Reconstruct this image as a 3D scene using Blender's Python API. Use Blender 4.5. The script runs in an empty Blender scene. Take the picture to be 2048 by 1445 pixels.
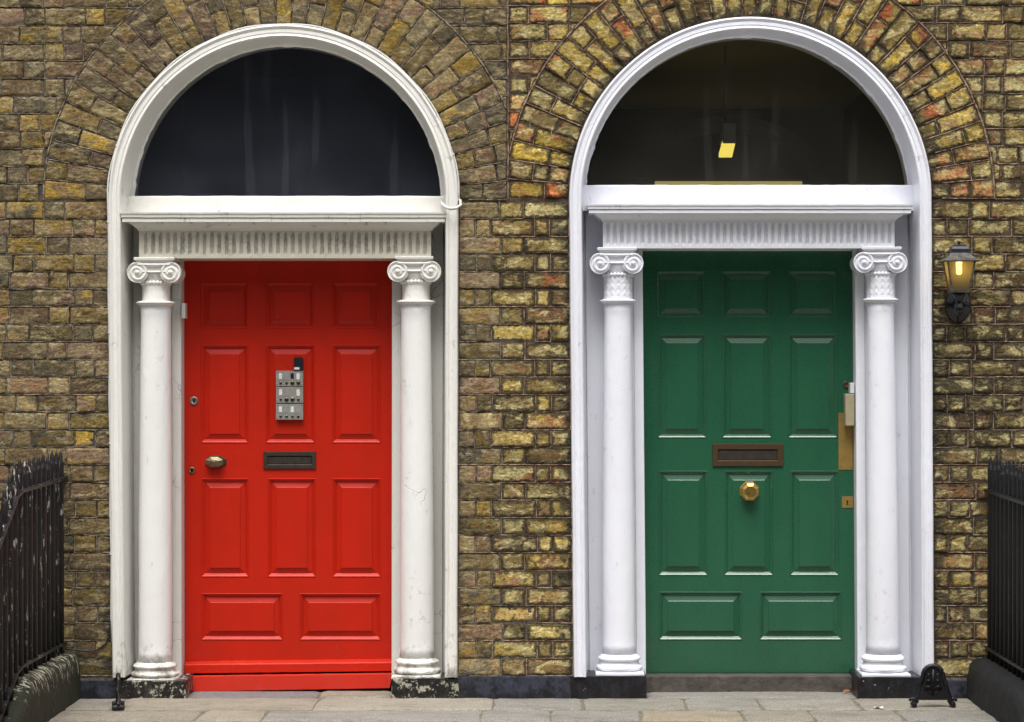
import bpy, math, random
from mathutils import Vector, noise
R_ = math.radians
PI = math.pi
random.seed(7)
sc = bpy.context.scene
COL = sc.collection
# ---------------------------------------------------------------- camera, light, exposure
CX, CZ, CD, S = 0.14, 1.6, 12.0, 400.0          # camera x, height, distance to the wall face, photo pixels per metre on the wall
cam_d = bpy.data.cameras.new('camera'); cam = bpy.data.objects.new('camera', cam_d); COL.objects.link(cam)
cam.location = (CX, -CD, CZ); cam.rotation_euler = (PI/2, 0, 0)
cam_d.sensor_width = 36; cam_d.lens = 36*CD/(2048/S)
cam_d.shift_x = -56/2048; cam_d.shift_y = 32.5/2048
cam_d.clip_end = 500; cam_d.clip_start = 0.1
sc.camera = cam
w = bpy.data.worlds.new('World'); sc.world = w; w.use_nodes = True
nt = w.node_tree; nt.nodes.clear()
sky = nt.nodes.new('ShaderNodeTexSky'); sky.sky_type = 'NISHITA'; sky.sun_disc = False
SUN_EL, SUN_AZ = R_(64), R_(-18)                  # azimuth from the wall normal, negative = from the left
sky.sun_elevation = SUN_EL; sky.sun_rotation = PI + SUN_AZ
sky.air_density = 1.0; sky.dust_density = 6.0; sky.ozone_density = 1.0
hs = nt.nodes.new('ShaderNodeHueSaturation'); hs.inputs['Saturation'].default_value = 0.35
bg = nt.nodes.new('ShaderNodeBackground'); bg.inputs['Strength'].default_value = 0.12
wo = nt.nodes.new('ShaderNodeOutputWorld')
nt.links.new(sky.outputs[0], hs.inputs['Color']); nt.links.new(hs.outputs[0], bg.inputs[0]); nt.links.new(bg.outputs[0], wo.inputs[0])
sd = bpy.data.lights.new('sun', 'SUN'); sd.energy = 2.85; sd.angle = R_(32); sd.color = (1, 0.97, 0.93)
sun = bpy.data.objects.new('sun', sd); COL.objects.link(sun)
dirv = Vector((math.sin(SUN_AZ)*math.cos(SUN_EL), -math.cos(SUN_AZ)*math.cos(SUN_EL), math.sin(SUN_EL)))
sun.rotation_euler = dirv.to_track_quat('Z', 'Y').to_euler(); sun.location = dirv*15
sc.view_settings.view_transform = 'Standard'; sc.view_settings.look = 'None'
sc.view_settings.exposure = 0.20; sc.view_settings.gamma = 1
sc.cycles.max_bounces = 6; sc.cycles.diffuse_bounces = 3; sc.cycles.glossy_bounces = 3
sc.cycles.transparent_max_bounces = 8; sc.cycles.sample_clamp_indirect = 3

# ---------------------------------------------------------------- helpers
def X(px, y=0.0): return CX + (px-1080)/S*(CD+y)/CD
def Z(py, y=0.0): return CZ + (755-py)/S*(CD+y)/CD
def lin(r, g, b):
    f = lambda c: (c/255/12.92) if c/255 <= 0.04045 else ((c/255+0.055)/1.055)**2.4
    return (f(r), f(g), f(b))
OFF = {}
def empty(name, loc, label=None, cat=None, group=None):
    o = bpy.data.objects.new(name, None); COL.objects.link(o); o.location = loc; o.empty_display_size = .1
    OFF[o] = Vector(loc); tag(o, label, cat, group)
    return o
def tag(o, label=None, cat=None, group=None, kind=None):
    if label: o['label'] = label
    if cat: o['category'] = cat
    if group: o['group'] = group
    if kind: o['kind'] = kind
    return o
class MB:
    def __init__(s): s.v = []; s.f = []; s.m = []; s.sm = []; s.col = {}; s.edge = {}
    def add(s, p): s.v.append(tuple(p)); return len(s.v)-1
    def face(s, idx, m=0, smooth=False): s.f.append(tuple(idx)); s.m.append(m); s.sm.append(smooth)
    def quad(s, a, b, c, d, m=0): s.face([s.add(a), s.add(b), s.add(c), s.add(d)], m)
    def box(s, x0, x1, y0, y1, z0, z1, m=0, top=None):
        t = top or (0, 0, 0, 0)          # x0,x1,y0,y1 shifts of the top
        i = [s.add(p) for p in ((x0,y0,z0),(x1,y0,z0),(x1,y1,z0),(x0,y1,z0),
             (x0+t[0],y0+t[2],z1),(x1+t[1],y0+t[2],z1),(x1+t[1],y1+t[3],z1),(x0+t[0],y1+t[3],z1))]
        for q in ((0,1,5,4),(1,2,6,5),(2,3,7,6),(3,0,4,7),(4,5,6,7),(3,2,1,0)): s.face([i[k] for k in q], m)
    def grid(s, pts, m=0, smooth=True, wrap=False, mf=None):
        n = len(pts); k = len(pts[0]); base = len(s.v)
        for r in pts:
            for p in r: s.v.append(tuple(p))
        for a in range(n-1):
            for b in range(k if wrap else k-1):
                c = (b+1) % k
                s.face((base+a*k+b, base+a*k+c, base+(a+1)*k+c, base+(a+1)*k+b), mf(a, b) if mf else m, smooth)
        return base
    def lathe(s, prof, cx, cy, n=40, m=0, smooth=True, cxf=None, disp=None, caps=True, ang0=0.0, sx=1, sy=1):
        rows = []
        for (z, r) in prof:
            c = cxf(z) if cxf else cx
            row = []
            for k in range(n):
                a = ang0+2*PI*k/n; rr = r+(disp(a, z, r) if disp else 0)
                row.append((c+rr*math.cos(a)*sx, cy+rr*math.sin(a)*sy, z))
            rows.append(row)
        b = s.grid(rows, m, smooth, wrap=True)
        if caps:
            s.face([b+k for k in range(n)][::-1], m); e = b+(len(prof)-1)*n; s.face([e+k for k in range(n)], m)
    def disc_y(s, prof, cx, cz, n=32, m=0, smooth=True, sx=1, sz=1, ang0=0, mf=None):
        """surface of revolution about the y axis; prof = (radius, y) from the rim at the back to the centre at the front"""
        rows = [[(cx+r*math.cos(ang0+2*PI*k/n)*sx, y, cz+r*math.sin(ang0+2*PI*k/n)*sz) for k in range(n)] for (r, y) in prof]
        b = s.grid(rows, m, smooth, wrap=True, mf=mf)
        e = b+(len(prof)-1)*n; s.face([e+k for k in range(n)], mf(len(prof)-2, 0) if mf else m)
    def tube(s, pts, r, n=8, m=0, caps=True):
        pts = [Vector(p) for p in pts]; rows = []
        up = Vector((0, 0, 1))
        for i, p in enumerate(pts):
            t = (pts[min(i+1, len(pts)-1)]-pts[max(i-1, 0)]).normalized()
            u = t.cross(up if abs(t.z) < .95 else Vector((0, 1, 0))).normalized(); v = t.cross(u)
            rr = r[i] if isinstance(r, (list, tuple)) else r
            rows.append([p+u*rr*math.cos(2*PI*k/n)+v*rr*math.sin(2*PI*k/n) for k in range(n)])
        b = s.grid(rows, m, True, wrap=True)
        if caps:
            s.face([b+k for k in range(n)][::-1], m); e = b+(len(pts)-1)*n; s.face([e+k for k in range(n)], m)
    def build(s, name, mats, parent=None, bevel=0, seg=2):
        off = OFF.get(parent, Vector((0, 0, 0)))
        me = bpy.data.meshes.new(name)
        me.from_pydata([(a-off.x, b-off.y, c-off.z) for a, b, c in s.v], [], s.f)
        if not isinstance(mats, (list, tuple)): mats = [mats]
        for m in mats: me.materials.append(m)
        me.polygons.foreach_set('material_index', s.m); me.polygons.foreach_set('use_smooth', s.sm)
        if s.col:
            flat = []; ed = []
            for i in range(len(s.v)):
                flat.extend(s.col.get(i, (.1, .1, .1, 1))); ed.append(s.edge.get(i, 1.0))
            me.attributes.new('bcol', 'FLOAT_COLOR', 'POINT'); me.attributes.new('edge', 'FLOAT', 'POINT')
            me.attributes['bcol'].data.foreach_set('color', flat); me.attributes['edge'].data.foreach_set('value', ed)
        me.update()
        o = bpy.data.objects.new(name, me); COL.objects.link(o)
        if parent: o.parent = parent
        OFF[o] = off
        if bevel:
            b = o.modifiers.new('bevel', 'BEVEL'); b.width = bevel; b.segments = seg; b.limit_method = 'ANGLE'; b.angle_limit = R_(35)
        return o

# ---------------------------------------------------------------- materials
class NT:
    def __init__(s, name):
        s.mat = bpy.data.materials.new(name); s.mat.use_nodes = True; s.t = s.mat.node_tree; s.t.nodes.clear()
        s.out = s.n('ShaderNodeOutputMaterial'); s.b = s.n('ShaderNodeBsdfPrincipled'); s.l(s.b.outputs[0], s.out.inputs[0])
        s.tc = s.n('ShaderNodeTexCoord').outputs['Object']
    def n(s, t, **k):
        x = s.t.nodes.new(t)
        for a, v in k.items(): setattr(x, a, v)
        return x
    def l(s, a, b): s.t.links.new(a, b)
    def map(s, scale=(1, 1, 1), loc=(0, 0, 0)):
        m = s.n('ShaderNodeMapping'); m.inputs['Scale'].default_value = scale; m.inputs['Location'].default_value = loc
        s.l(s.tc, m.inputs[0]); return m.outputs[0]
    def noise(s, scale, detail=4, rough=.6, stretch=(1, 1, 1), loc=(0, 0, 0), dist=0):
        x = s.n('ShaderNodeTexNoise'); x.inputs['Scale'].default_value = scale; x.inputs['Detail'].default_value = detail
        x.inputs['Roughness'].default_value = rough; x.inputs['Distortion'].default_value = dist
        s.l(s.map(stretch, loc), x.inputs['Vector']); return x.outputs['Fac']
    def ramp(s, fac, a, b, lo=0.0, hi=1.0):
        m = s.n('ShaderNodeMapRange'); m.inputs['From Min'].default_value = a; m.inputs['From Max'].default_value = b
        m.inputs['To Min'].default_value = lo; m.inputs['To Max'].default_value = hi; s.l(fac, m.inputs[0]); return m.outputs[0]
    def mix(s, fac, c1, c2, mode='MIX'):
        m = s.n('ShaderNodeMix', data_type='RGBA', blend_type=mode)
        for sock, v in ((m.inputs[0], fac), (m.inputs[6], c1), (m.inputs[7], c2)):
            if isinstance(v, (int, float)): sock.default_value = v
            elif isinstance(v, tuple): sock.default_value = (v+(1,))[:4]
            else: s.l(v, sock)
        return m.outputs[2]
    def math(s, op, a, b=0.0):
        m = s.n('ShaderNodeMath', operation=op)
        for sock, v in zip(m.inputs, (a, b)):
            if isinstance(v, (int, float)): sock.default_value = v
            else: s.l(v, sock)
        return m.outputs[0]
    def pos(s, axis):
        g = s.n('ShaderNodeSeparateXYZ'); s.l(s.tc, g.inputs[0]); return g.outputs[axis]
    def attr(s, name): return s.n('ShaderNodeAttribute', attribute_name=name)
    def bump(s, h, dist, strength=1.0, prev=None):
        b = s.n('ShaderNodeBump'); b.inputs['Distance'].default_value = dist; b.inputs['Strength'].default_value = strength
        s.l(h, b.inputs['Height'])
        if prev: s.l(prev, b.inputs['Normal'])
        return b.outputs[0]
    def fin(s, color=None, rough=None, normal=None, metal=0.0, coat=0.0, spec=None):
        for k, v in (('Base Color', color), ('Roughness', rough)):
            if v is None: continue
            if isinstance(v, tuple): s.b.inputs[k].default_value = (v+(1,))[:4]
            elif isinstance(v, (int, float)): s.b.inputs[k].default_value = v
            else: s.l(v, s.b.inputs[k])
        if normal: s.l(normal, s.b.inputs['Normal'])
        s.b.inputs['Metallic'].default_value = metal; s.b.inputs['Coat Weight'].default_value = coat
        s.b.inputs['Coat Roughness'].default_value = .12
        if spec is not None: s.b.inputs['Specular IOR Level'].default_value = spec
        return s.mat

def brick_mat(name, soot, soot_amt, edge_amt, pale, sat, gain):
    t = NT(name)
    col = t.attr('bcol').outputs['Color']; edge = t.attr('edge').outputs['Fac']
    n1 = t.noise(17, 6, .7, dist=1.6); n2 = t.noise(55, 5, .75); n3 = t.noise(3.2, 3, .5, loc=(3, 1, 7)); n4 = t.noise(200, 3, .7)
    n5 = t.noise(11, 4, .65, stretch=(.7, 1, 1.4), loc=(8, 2, 4), dist=1.0)
    c = t.mix(t.ramp(n5, .49, .60, 0, .62), col, pale)
    c = t.mix(t.ramp(t.noise(24, 4, .7, loc=(2, 9, 4)), .50, .64, 0, .55), c, t.mix(1.0, c, sat, 'MULTIPLY'))
    c = t.mix(t.ramp(n2, .34, .56, .75, 0), c, t.mix(1.0, c, (.36, .33, .28), 'MULTIPLY'))
    c = t.mix(1.0, c, gain, 'MULTIPLY')
    c = t.mix(t.ramp(n4, .5, .75, 0, .45), c, t.mix(.5, c, (.75, .68, .5)))
    e = t.ramp(edge, .0, .75, edge_amt, 0)
    s1 = t.ramp(t.math('ADD', t.math('ADD', t.math('MULTIPLY', n1, .9), t.math('MULTIPLY', n3, .5)), e), .93-soot_amt, 1.06-soot_amt)
    c = t.mix(t.math('MULTIPLY', s1, .85), c, soot)
    pits = t.ramp(t.noise(95, 3, .6, stretch=(1, 1, 1.5), loc=(5, 5, 5)), .63, .69)
    c = t.mix(t.math('MULTIPLY', pits, .7), c, (.02, .016, .012))
    # crumpled hand-made faces: long wavy folds and pits
    f1 = t.noise(26, 4, .6, stretch=(.55, 1, 1.9), dist=2.4)
    fold = t.math('ABSOLUTE', t.math('SUBTRACT', f1, .5))
    nb = t.bump(t.ramp(fold, 0, .09, 1, 0), .0045, 1.0)
    nb = t.bump(n2, .006, 1.0, nb)
    nb = t.bump(n4, .0022, .9, nb)
    c = t.mix(t.ramp(fold, 0, .03, .35, 0), c, t.mix(.6, c, pale))
    return t.fin(c, .9, nb, spec=.22)
M = {}
M['brick_l'] = brick_mat('aged_brown_brick', lin(62, 57, 50), .075, .12, lin(182, 168, 134), (.92, .80, .52), (1.26, 1.26, 1.19))
M['brick_r'] = brick_mat('yellow_stock_brick', lin(46, 40, 34), .185, .27, lin(226, 212, 166), (1.0, .84, .46), (1.40, 1.40, 1.22))
def mortar_mat(name, a, b, amt):
    t = NT(name); n = t.noise(9, 5, .7); n2 = t.noise(90, 4, .7)
    c = t.mix(t.ramp(n, .4-amt, .65-amt), a, b)
    z = t.pos(2)
    c = t.mix(t.math('MULTIPLY', t.ramp(z, .55, .1), t.ramp(n2, .35, .65)), c, lin(140, 132, 120))
    return t.fin(c, .95, t.bump(n2, .006, 1.0, t.bump(t.noise(25, 4, .6), .01)), spec=.1)
M['mortar_l'] = mortar_mat('soot_mortar', lin(96, 89, 80), lin(50, 46, 42), 0)
M['mortar_r'] = mortar_mat('dark_mortar', lin(96, 82, 70), lin(50, 43, 38), 0)
def point_mat(name, a, b):
    t = NT(name); n = t.noise(30, 4, .7)
    return t.fin(t.mix(t.ramp(n, .4, .6), a, b), .9, t.bump(t.noise(120, 3), .003), spec=.15)
M['point_l'] = point_mat('pointing_grey', lin(160, 148, 130), lin(74, 67, 60))
M['point_r'] = point_mat('pointing_red_grey', lin(176, 152, 134), lin(96, 70, 58))

def paint(name, base, dirt, dirt_lo, dirt_hi, rough=.35, low_z=None, chip=None, bump=.0012, streak=None, warm=None, spec=.4, crack=0):
    t = NT(name)
    c = base
    n = t.noise(2.5, 4, .6, stretch=(1, 1, .5)); n2 = t.noise(14, 6, .75, stretch=(1, 1, .8)); n3 = t.noise(60, 4, .7)
    c = t.mix(t.ramp(n, .35, .7, 0, .6), c, warm or tuple(x*.9 for x in base))
    m = t.ramp(t.math('ADD', t.math('MULTIPLY', n2, .6), t.math('MULTIPLY', n3, .4)), dirt_lo, dirt_hi)
    c = t.mix(m, c, dirt)
    if low_z:
        zz = t.ramp(t.pos(2), low_z[0], low_z[1], 1, 0)
        k = t.ramp(t.math('ADD', t.math('MULTIPLY', zz, .3), n2), .60, .78)
        c = t.mix(t.math('MULTIPLY', k, .75), c, low_z[2])
    if streak:
        ns = t.noise(16, 4, .7, stretch=(1, 1, .06), loc=(2, 2, 2))
        c = t.mix(t.math('MULTIPLY', t.ramp(ns, .6, .75), streak[0]), c, streak[1])
    if chip:
        ck = t.ramp(t.noise(26, 5, .75, loc=(9, 4, 1)), chip[0], chip[0]+.02)
        c = t.mix(ck, c, chip[1])
    nb = t.bump(t.noise(22, 4, .6, stretch=(1, 1, .6)), bump*3, .8)
    nb = t.bump(n3, bump, .8, nb)
    if crack:
        v = t.n('ShaderNodeTexVoronoi', feature='DISTANCE_TO_EDGE'); v.inputs['Scale'].default_value = 4.5
        mp = t.n('ShaderNodeMix', data_type='VECTOR'); mp.inputs[0].default_value = .10
        nz = t.n('ShaderNodeTexNoise'); nz.inputs['Scale'].default_value = 9; nz.inputs['Detail'].default_value = 4; t.l(t.tc, nz.inputs['Vector'])
        t.l(t.map((1, 1, 1.5)), mp.inputs[4]); t.l(nz.outputs['Color'], mp.inputs[5]); t.l(mp.outputs[1], v.inputs['Vector'])
        ln = t.ramp(v.outputs['Distance'], .004, .012, 1, 0); msk = t.ramp(t.noise(3.1, 3, .6, loc=(6, 1, 3)), .52-crack, .60-crack)
        k = t.math('MULTIPLY', ln, msk)
        c = t.mix(t.math('MULTIPLY', k, .38), c, lin(110, 104, 94)); nb = t.bump(t.math('SUBTRACT', 1.0, k), .002, 1, nb)
    return t.fin(c, rough, nb, spec=spec)
M['cream'] = paint('cream_gloss_paint', (.84, .83, .79), lin(150, 146, 134), .62, .76, .38, low_z=(.0, .30, lin(100, 96, 78)), chip=(.71, lin(112, 104, 90)), streak=(.16, lin(160, 154, 140)))
M['cream_shaft'] = paint('cream_column_paint', (.85, .85, .84), lin(150, 146, 134), .63, .78, .36, low_z=(.05, .30, lin(124, 120, 104)), chip=(.725, lin(110, 104, 92)), crack=-.05)
M['cornice_c'] = paint('cream_cornice_paint', (.80, .79, .74), lin(118, 110, 94), .58, .74, .4, chip=(.70, lin(70, 64, 54)), streak=(.85, lin(88, 80, 68)))
M['stone_c'] = paint('bare_stone_frieze', lin(206, 201, 184), lin(150, 144, 130), .54, .70, .7, chip=(.69, lin(90, 84, 74)))
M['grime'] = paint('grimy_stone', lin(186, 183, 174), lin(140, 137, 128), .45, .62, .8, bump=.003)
M['panel_c'] = paint('grey_white_panel', lin(214, 213, 208), lin(120, 116, 106), .60, .74, .5, streak=(.3, lin(120, 118, 110)), crack=.01)
M['white'] = paint('cool_white_gloss_paint', (.85, .865, .935), lin(160, 160, 168), .66, .80, .3, low_z=(.0, .12, lin(150, 150, 150)), chip=(.765, lin(110, 110, 112)))
M['white_f'] = paint('cool_white_frieze_paint', (.80, .82, .88), lin(150, 152, 158), .62, .80, .4)
M['flute_w'] = paint('flute_white', lin(214, 217, 228), lin(170, 174, 184), .5, .7, .5)
M['black'] = paint('black_plinth_paint', lin(26, 25, 27), lin(44, 44, 52), .48, .62, .35, chip=(.665, lin(196, 194, 184)))
M['black_l'] = paint('flaking_black_paint', lin(28, 27, 28), lin(60, 60, 56), .5, .62, .4, chip=(.545, lin(166, 162, 146)), bump=.003)
M['slate'] = paint('slate_blue_plinth_paint', lin(58, 60, 74), lin(30, 31, 36), .46, .58, .4, chip=(.70, lin(190, 190, 186)), low_z=(.0, .075, lin(24, 24, 27)))
def door_paint(name, base, dull, rough, coat):
    t = NT(name)
    n = t.noise(3, 4, .6, stretch=(1.5, 1, .5)); n2 = t.noise(55, 4, .6, stretch=(1, 1, .12)); n3 = t.noise(160, 3, .6)
    c = t.mix(t.ramp(n, .3, .7), base, dull)
    c = t.mix(t.ramp(t.noise(34, 5, .8, loc=(1, 7, 2)), .73, .77), c, tuple(x*.5+.03 for x in base))
    c = t.mix(t.math('MULTIPLY', t.ramp(t.pos(2), .3, .0, 0, 1), t.ramp(t.noise(30, 5, .8, loc=(4, 7, 2)), .60, .68)), c, lin(110, 90, 84))
    nb = t.bump(n2, .0012, .7); nb = t.bump(n3, .0006, .7, nb); nb = t.bump(t.noise(7, 2, .5), .006, .6, nb)
    t.fin(c, t.ramp(n3, .3, .7, rough-.06, rough+.08), nb, spec=.28, coat=coat)
    return t.mat
M['red'] = door_paint('red_door_paint', (.52, .0125, .0012), (.43, .013, .0014), .45, .06)
M['red_plank'] = door_paint('red_plank_paint', (.62, .026, .012), (.55, .03, .014), .5, .1)
M['green'] = door_paint('green_door_paint', lin(41, 93, 67), lin(35, 85, 61), .28, .55)
def metal(name, a, b, rough, sc_=30, met=1.0, bump=.0008):
    t = NT(name); n = t.noise(sc_, 5, .7)
    return t.fin(t.mix(t.ramp(n, .35, .65), a, b), t.ramp(n, .3, .7, rough, rough+.15), t.bump(t.noise(80, 3), bump), metal=met)
M['brass'] = metal('polished_brass', (.72, .50, .16), (.55, .36, .10), .22)
M['brass_dull'] = metal('dull_brass', (.42, .28, .08), (.32, .20, .06), .42, met=.6)
M['brass_old'] = metal('tarnished_brass', (.34, .29, .16), (.20, .17, .11), .3)
M['bronze'] = metal('brown_bronze', (.085, .050, .022), (.065, .038, .018), .4, met=.35)
M['bronze_dark'] = metal('dark_bronze', (.075, .06, .045), (.04, .035, .03), .35, met=.5)
M['steel'] = metal('brushed_steel', (.42, .41, .38), (.30, .29, .26), .38, met=.5)
M['pewter'] = metal('grey_lock_metal', (.35, .33, .32), (.22, .2, .2), .35, met=.8)
def flat(name, c, rough=.5, spec=.4, coat=0):
    t = NT(name); n = t.noise(40, 4, .7)
    return t.fin(t.mix(t.ramp(n, .35, .7), c, tuple(x*.8 for x in c)), rough, t.bump(t.noise(90, 3), .0006), spec=spec, coat=coat)
M['dark'] = flat('black_plastic', (.015, .016, .022), .35)
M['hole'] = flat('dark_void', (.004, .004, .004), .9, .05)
M['label'] = flat('white_name_card', (.72, .74, .76))
M['label_y'] = flat('cream_name_card', (.74, .74, .62))
M['label_g'] = flat('grey_name_slot', (.30, .30, .28), .3)
M['cable'] = flat('white_cable', (.74, .74, .72), .4)
M['cable_b'] = flat('black_cable', (.02, .02, .022), .4)
M['beige'] = flat('beige_metal_box', lin(168, 160, 132), .45)
M['gloss_black'] = flat('gloss_black_metal', (.008, .008, .012), .16, .4, .4)
M['housing'] = flat('grey_lamp_housing', (.55, .53, .46), .5)
M['navy'] = flat('navy_lamp_cap', lin(30, 32, 46), .35)
t = NT('weathered_lamp_metal'); n = t.noise(35, 5, .75)
M['lampmetal'] = t.fin(t.mix(t.ramp(n, .4, .62), lin(96, 93, 86), lin(46, 43, 39)), .6, t.bump(n, .002))
def iron(name, flake, rust):
    t = NT(name)
    oi = t.n('ShaderNodeObjectInfo'); va = t.n('ShaderNodeVectorMath', operation='ADD'); vs = t.n('ShaderNodeVectorMath', operation='SCALE'); vs.inputs['Scale'].default_value = 7.3
    t.l(oi.outputs['Location'], vs.inputs[0]); t.l(t.tc, va.inputs[0]); t.l(vs.outputs[0], va.inputs[1]); t.tc = va.outputs[0]
    c = t.mix(t.ramp(t.noise(12, 4, .7), .5, .62), lin(13, 13, 17), lin(24, 23, 29))
    if rust: c = t.mix(t.ramp(t.noise(30, 5, .8, loc=(3, 3, 3)), .60, .66), c, lin(92, 52, 30))
    z = t.pos(2)
    f = t.ramp(t.noise(40, 5, .75, stretch=(1, 1, .22)), flake, flake+.03)
    c = t.mix(f, c, lin(178, 174, 166))
    return t.fin(c, .42, t.bump(t.noise(50, 4, .7), .003), spec=.5)
M['iron_l'] = iron('flaking_black_iron', .605, True)
M['iron_r'] = iron('black_iron', .76, False)
t = NT('granite_slab'); col = t.attr('bcol').outputs['Color']
n = t.noise(150, 4, .85); n2 = t.noise(6, 5, .7, stretch=(.4, 1, 1)); n3 = t.noise(40, 5, .7, stretch=(.5, 1.4, 1))
c = t.mix(t.ramp(n, .36, .62), t.mix(1.0, col, (.42, .40, .37), 'MULTIPLY'), t.mix(.25, col, (.85, .83, .78)))
c = t.mix(t.ramp(n2, .48, .68, 0, .45), c, lin(92, 88, 72))
c = t.mix(t.ramp(n3, .56, .70, 0, .6), c, lin(92, 86, 74))
c = t.mix(t.ramp(t.noise(11, 5, .8, loc=(4, 4, 4)), .55, .70, 0, .5), c, lin(88, 86, 78))
M['granite'] = t.fin(c, .85, t.bump(n, .003, 1, t.bump(n3, .008)), spec=.25)
t = NT('slab_joint'); M['joint'] = t.fin(t.mix(t.ramp(t.noise(20, 4), .4, .6), lin(96, 91, 78), lin(122, 116, 100)), .95, t.bump(t.noise(60, 4), .01))
t = NT('asphalt'); M['asphalt'] = t.fin(t.mix(t.ramp(t.noise(200, 3), .3, .7), (.04, .04, .042), (.075, .075, .075)), .9, t.bump(t.noise(150, 3), .01))
t = NT('footpath_stone'); M['path'] = t.fin(t.mix(t.ramp(t.noise(60, 5), .3, .7), lin(120, 116, 106), lin(150, 146, 134)), .9, t.bump(t.noise(80, 4), .006))
def kerb_mat(name, top, side, moss, drip):
    t = NT(name)
    g = t.n('ShaderNodeNewGeometry'); sx = t.n('ShaderNodeSeparateXYZ'); t.l(g.outputs['Normal'], sx.inputs[0])
    n = t.noise(14, 5, .75); n2 = t.noise(50, 4, .7)
    c = t.mix(t.ramp(n, .4, .65), side, moss)
    zz = t.ramp(t.pos(2), .06, .21, 0, .16)
    c = t.mix(t.ramp(t.math('ADD', zz, t.noise(24, 5, .7, stretch=(1, 2.4, .45), loc=(1, 2, 3))), drip, drip+.03), c, top)
    return t.fin(c, .7, t.bump(n2, .006, 1, t.bump(n, .012)), spec=.35)
M['kerb_l'] = kerb_mat('mossy_granite', lin(190, 188, 168), lin(42, 44, 36), lin(34, 42, 22), .69)
M['kerb_r'] = kerb_mat('black_painted_granite', lin(150, 146, 138), lin(30, 30, 32), lin(20, 20, 22), .86)
t = NT('step_stone'); n = t.noise(18, 5, .7)
M['step'] = t.fin(t.mix(t.ramp(n, .35, .65), lin(90, 83, 77), lin(62, 57, 53)), .8, t.bump(n, .006, 1, t.bump(t.noise(120, 3), .002)))
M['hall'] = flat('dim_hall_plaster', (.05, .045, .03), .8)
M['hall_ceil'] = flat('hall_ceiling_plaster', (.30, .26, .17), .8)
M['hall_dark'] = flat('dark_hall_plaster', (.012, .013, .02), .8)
def emit(name, c, s_):
    m = bpy.data.materials.new(name); m.use_nodes = True; nt = m.node_tree; nt.nodes.clear()
    e = nt.nodes.new('ShaderNodeEmission'); e.inputs[0].default_value = c+(1,); e.inputs[1].default_value = s_
    o = nt.nodes.new('ShaderNodeOutputMaterial'); nt.links.new(e.outputs[0], o.inputs[0]); return m
M['tube'] = emit('yellow_tube_glow', (1, .78, .13), .85)
M['inner'] = emit('lit_inner_window', (1, .80, .22), .28)
M['bulb'] = emit('lamp_bulb_glow', (1, .62, .14), 30.0)
def glass(name, refl_tint, amt, fres):
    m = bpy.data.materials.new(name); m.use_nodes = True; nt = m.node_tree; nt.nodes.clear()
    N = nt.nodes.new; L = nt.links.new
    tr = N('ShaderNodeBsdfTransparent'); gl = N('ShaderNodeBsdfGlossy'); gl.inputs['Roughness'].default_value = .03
    df = N('ShaderNodeBsdfDiffuse'); df.inputs[0].default_value = refl_tint+(1,)  # diffuse tint paints pale reflected light over the pane
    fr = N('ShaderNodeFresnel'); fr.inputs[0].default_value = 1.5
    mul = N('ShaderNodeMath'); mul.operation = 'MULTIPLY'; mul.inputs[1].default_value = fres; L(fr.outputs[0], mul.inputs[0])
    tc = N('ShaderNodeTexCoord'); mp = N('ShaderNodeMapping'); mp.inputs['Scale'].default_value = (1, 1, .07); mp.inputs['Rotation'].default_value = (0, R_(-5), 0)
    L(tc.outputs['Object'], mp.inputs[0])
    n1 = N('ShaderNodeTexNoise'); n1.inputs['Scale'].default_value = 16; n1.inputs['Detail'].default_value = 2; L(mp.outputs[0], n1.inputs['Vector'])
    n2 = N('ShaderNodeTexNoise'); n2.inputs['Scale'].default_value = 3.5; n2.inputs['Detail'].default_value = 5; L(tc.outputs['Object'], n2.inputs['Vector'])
    r1 = N('ShaderNodeMapRange'); r1.inputs[1].default_value = .58; r1.inputs[2].default_value = .63; r1.inputs[3].default_value = 0; r1.inputs[4].default_value = amt*.38; L(n1.outputs['Fac'], r1.inputs[0])  # faint vertical reflection streaks, painted with the same diffuse colour
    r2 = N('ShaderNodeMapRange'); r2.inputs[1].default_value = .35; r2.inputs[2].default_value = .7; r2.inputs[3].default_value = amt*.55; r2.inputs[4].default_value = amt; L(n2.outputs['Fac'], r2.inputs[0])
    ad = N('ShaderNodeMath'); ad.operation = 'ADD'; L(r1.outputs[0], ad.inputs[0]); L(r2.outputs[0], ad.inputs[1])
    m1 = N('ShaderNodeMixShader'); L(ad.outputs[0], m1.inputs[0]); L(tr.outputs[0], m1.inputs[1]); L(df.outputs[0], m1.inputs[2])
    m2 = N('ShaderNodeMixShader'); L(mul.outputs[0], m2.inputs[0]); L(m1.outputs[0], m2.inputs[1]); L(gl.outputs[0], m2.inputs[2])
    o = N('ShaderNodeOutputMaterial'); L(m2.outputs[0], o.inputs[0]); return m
M['glass_l'] = glass('blue_reflection_glass', (.24, .26, .34), .12, .8)
M['glass_r'] = glass('clear_reflection_glass', (.27, .26, .22), .095, .8)
t = NT('frosted_lamp_glass'); t.fin(lin(150, 156, 150), .35); t.b.inputs['Transmission Weight'].default_value = .0
tl = t.n('ShaderNodeBsdfTranslucent'); tl.inputs[0].default_value = (.20, .185, .13, 1); tp = t.n('ShaderNodeBsdfTransparent')
a1 = t.n('ShaderNodeMixShader'); a1.inputs[0].default_value = .16; t.l(tl.outputs[0], a1.inputs[1]); t.l(tp.outputs[0], a1.inputs[2])
a2 = t.n('ShaderNodeMixShader'); a2.inputs[0].default_value = .62; t.b.inputs['Base Color'].default_value = (.055, .065, .062, 1)
t.l(t.b.outputs[0], a2.inputs[1]); t.l(a1.outputs[0], a2.inputs[2]); t.l(a2.outputs[0], t.out.inputs[0])
M['lampglass'] = t.mat
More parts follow.
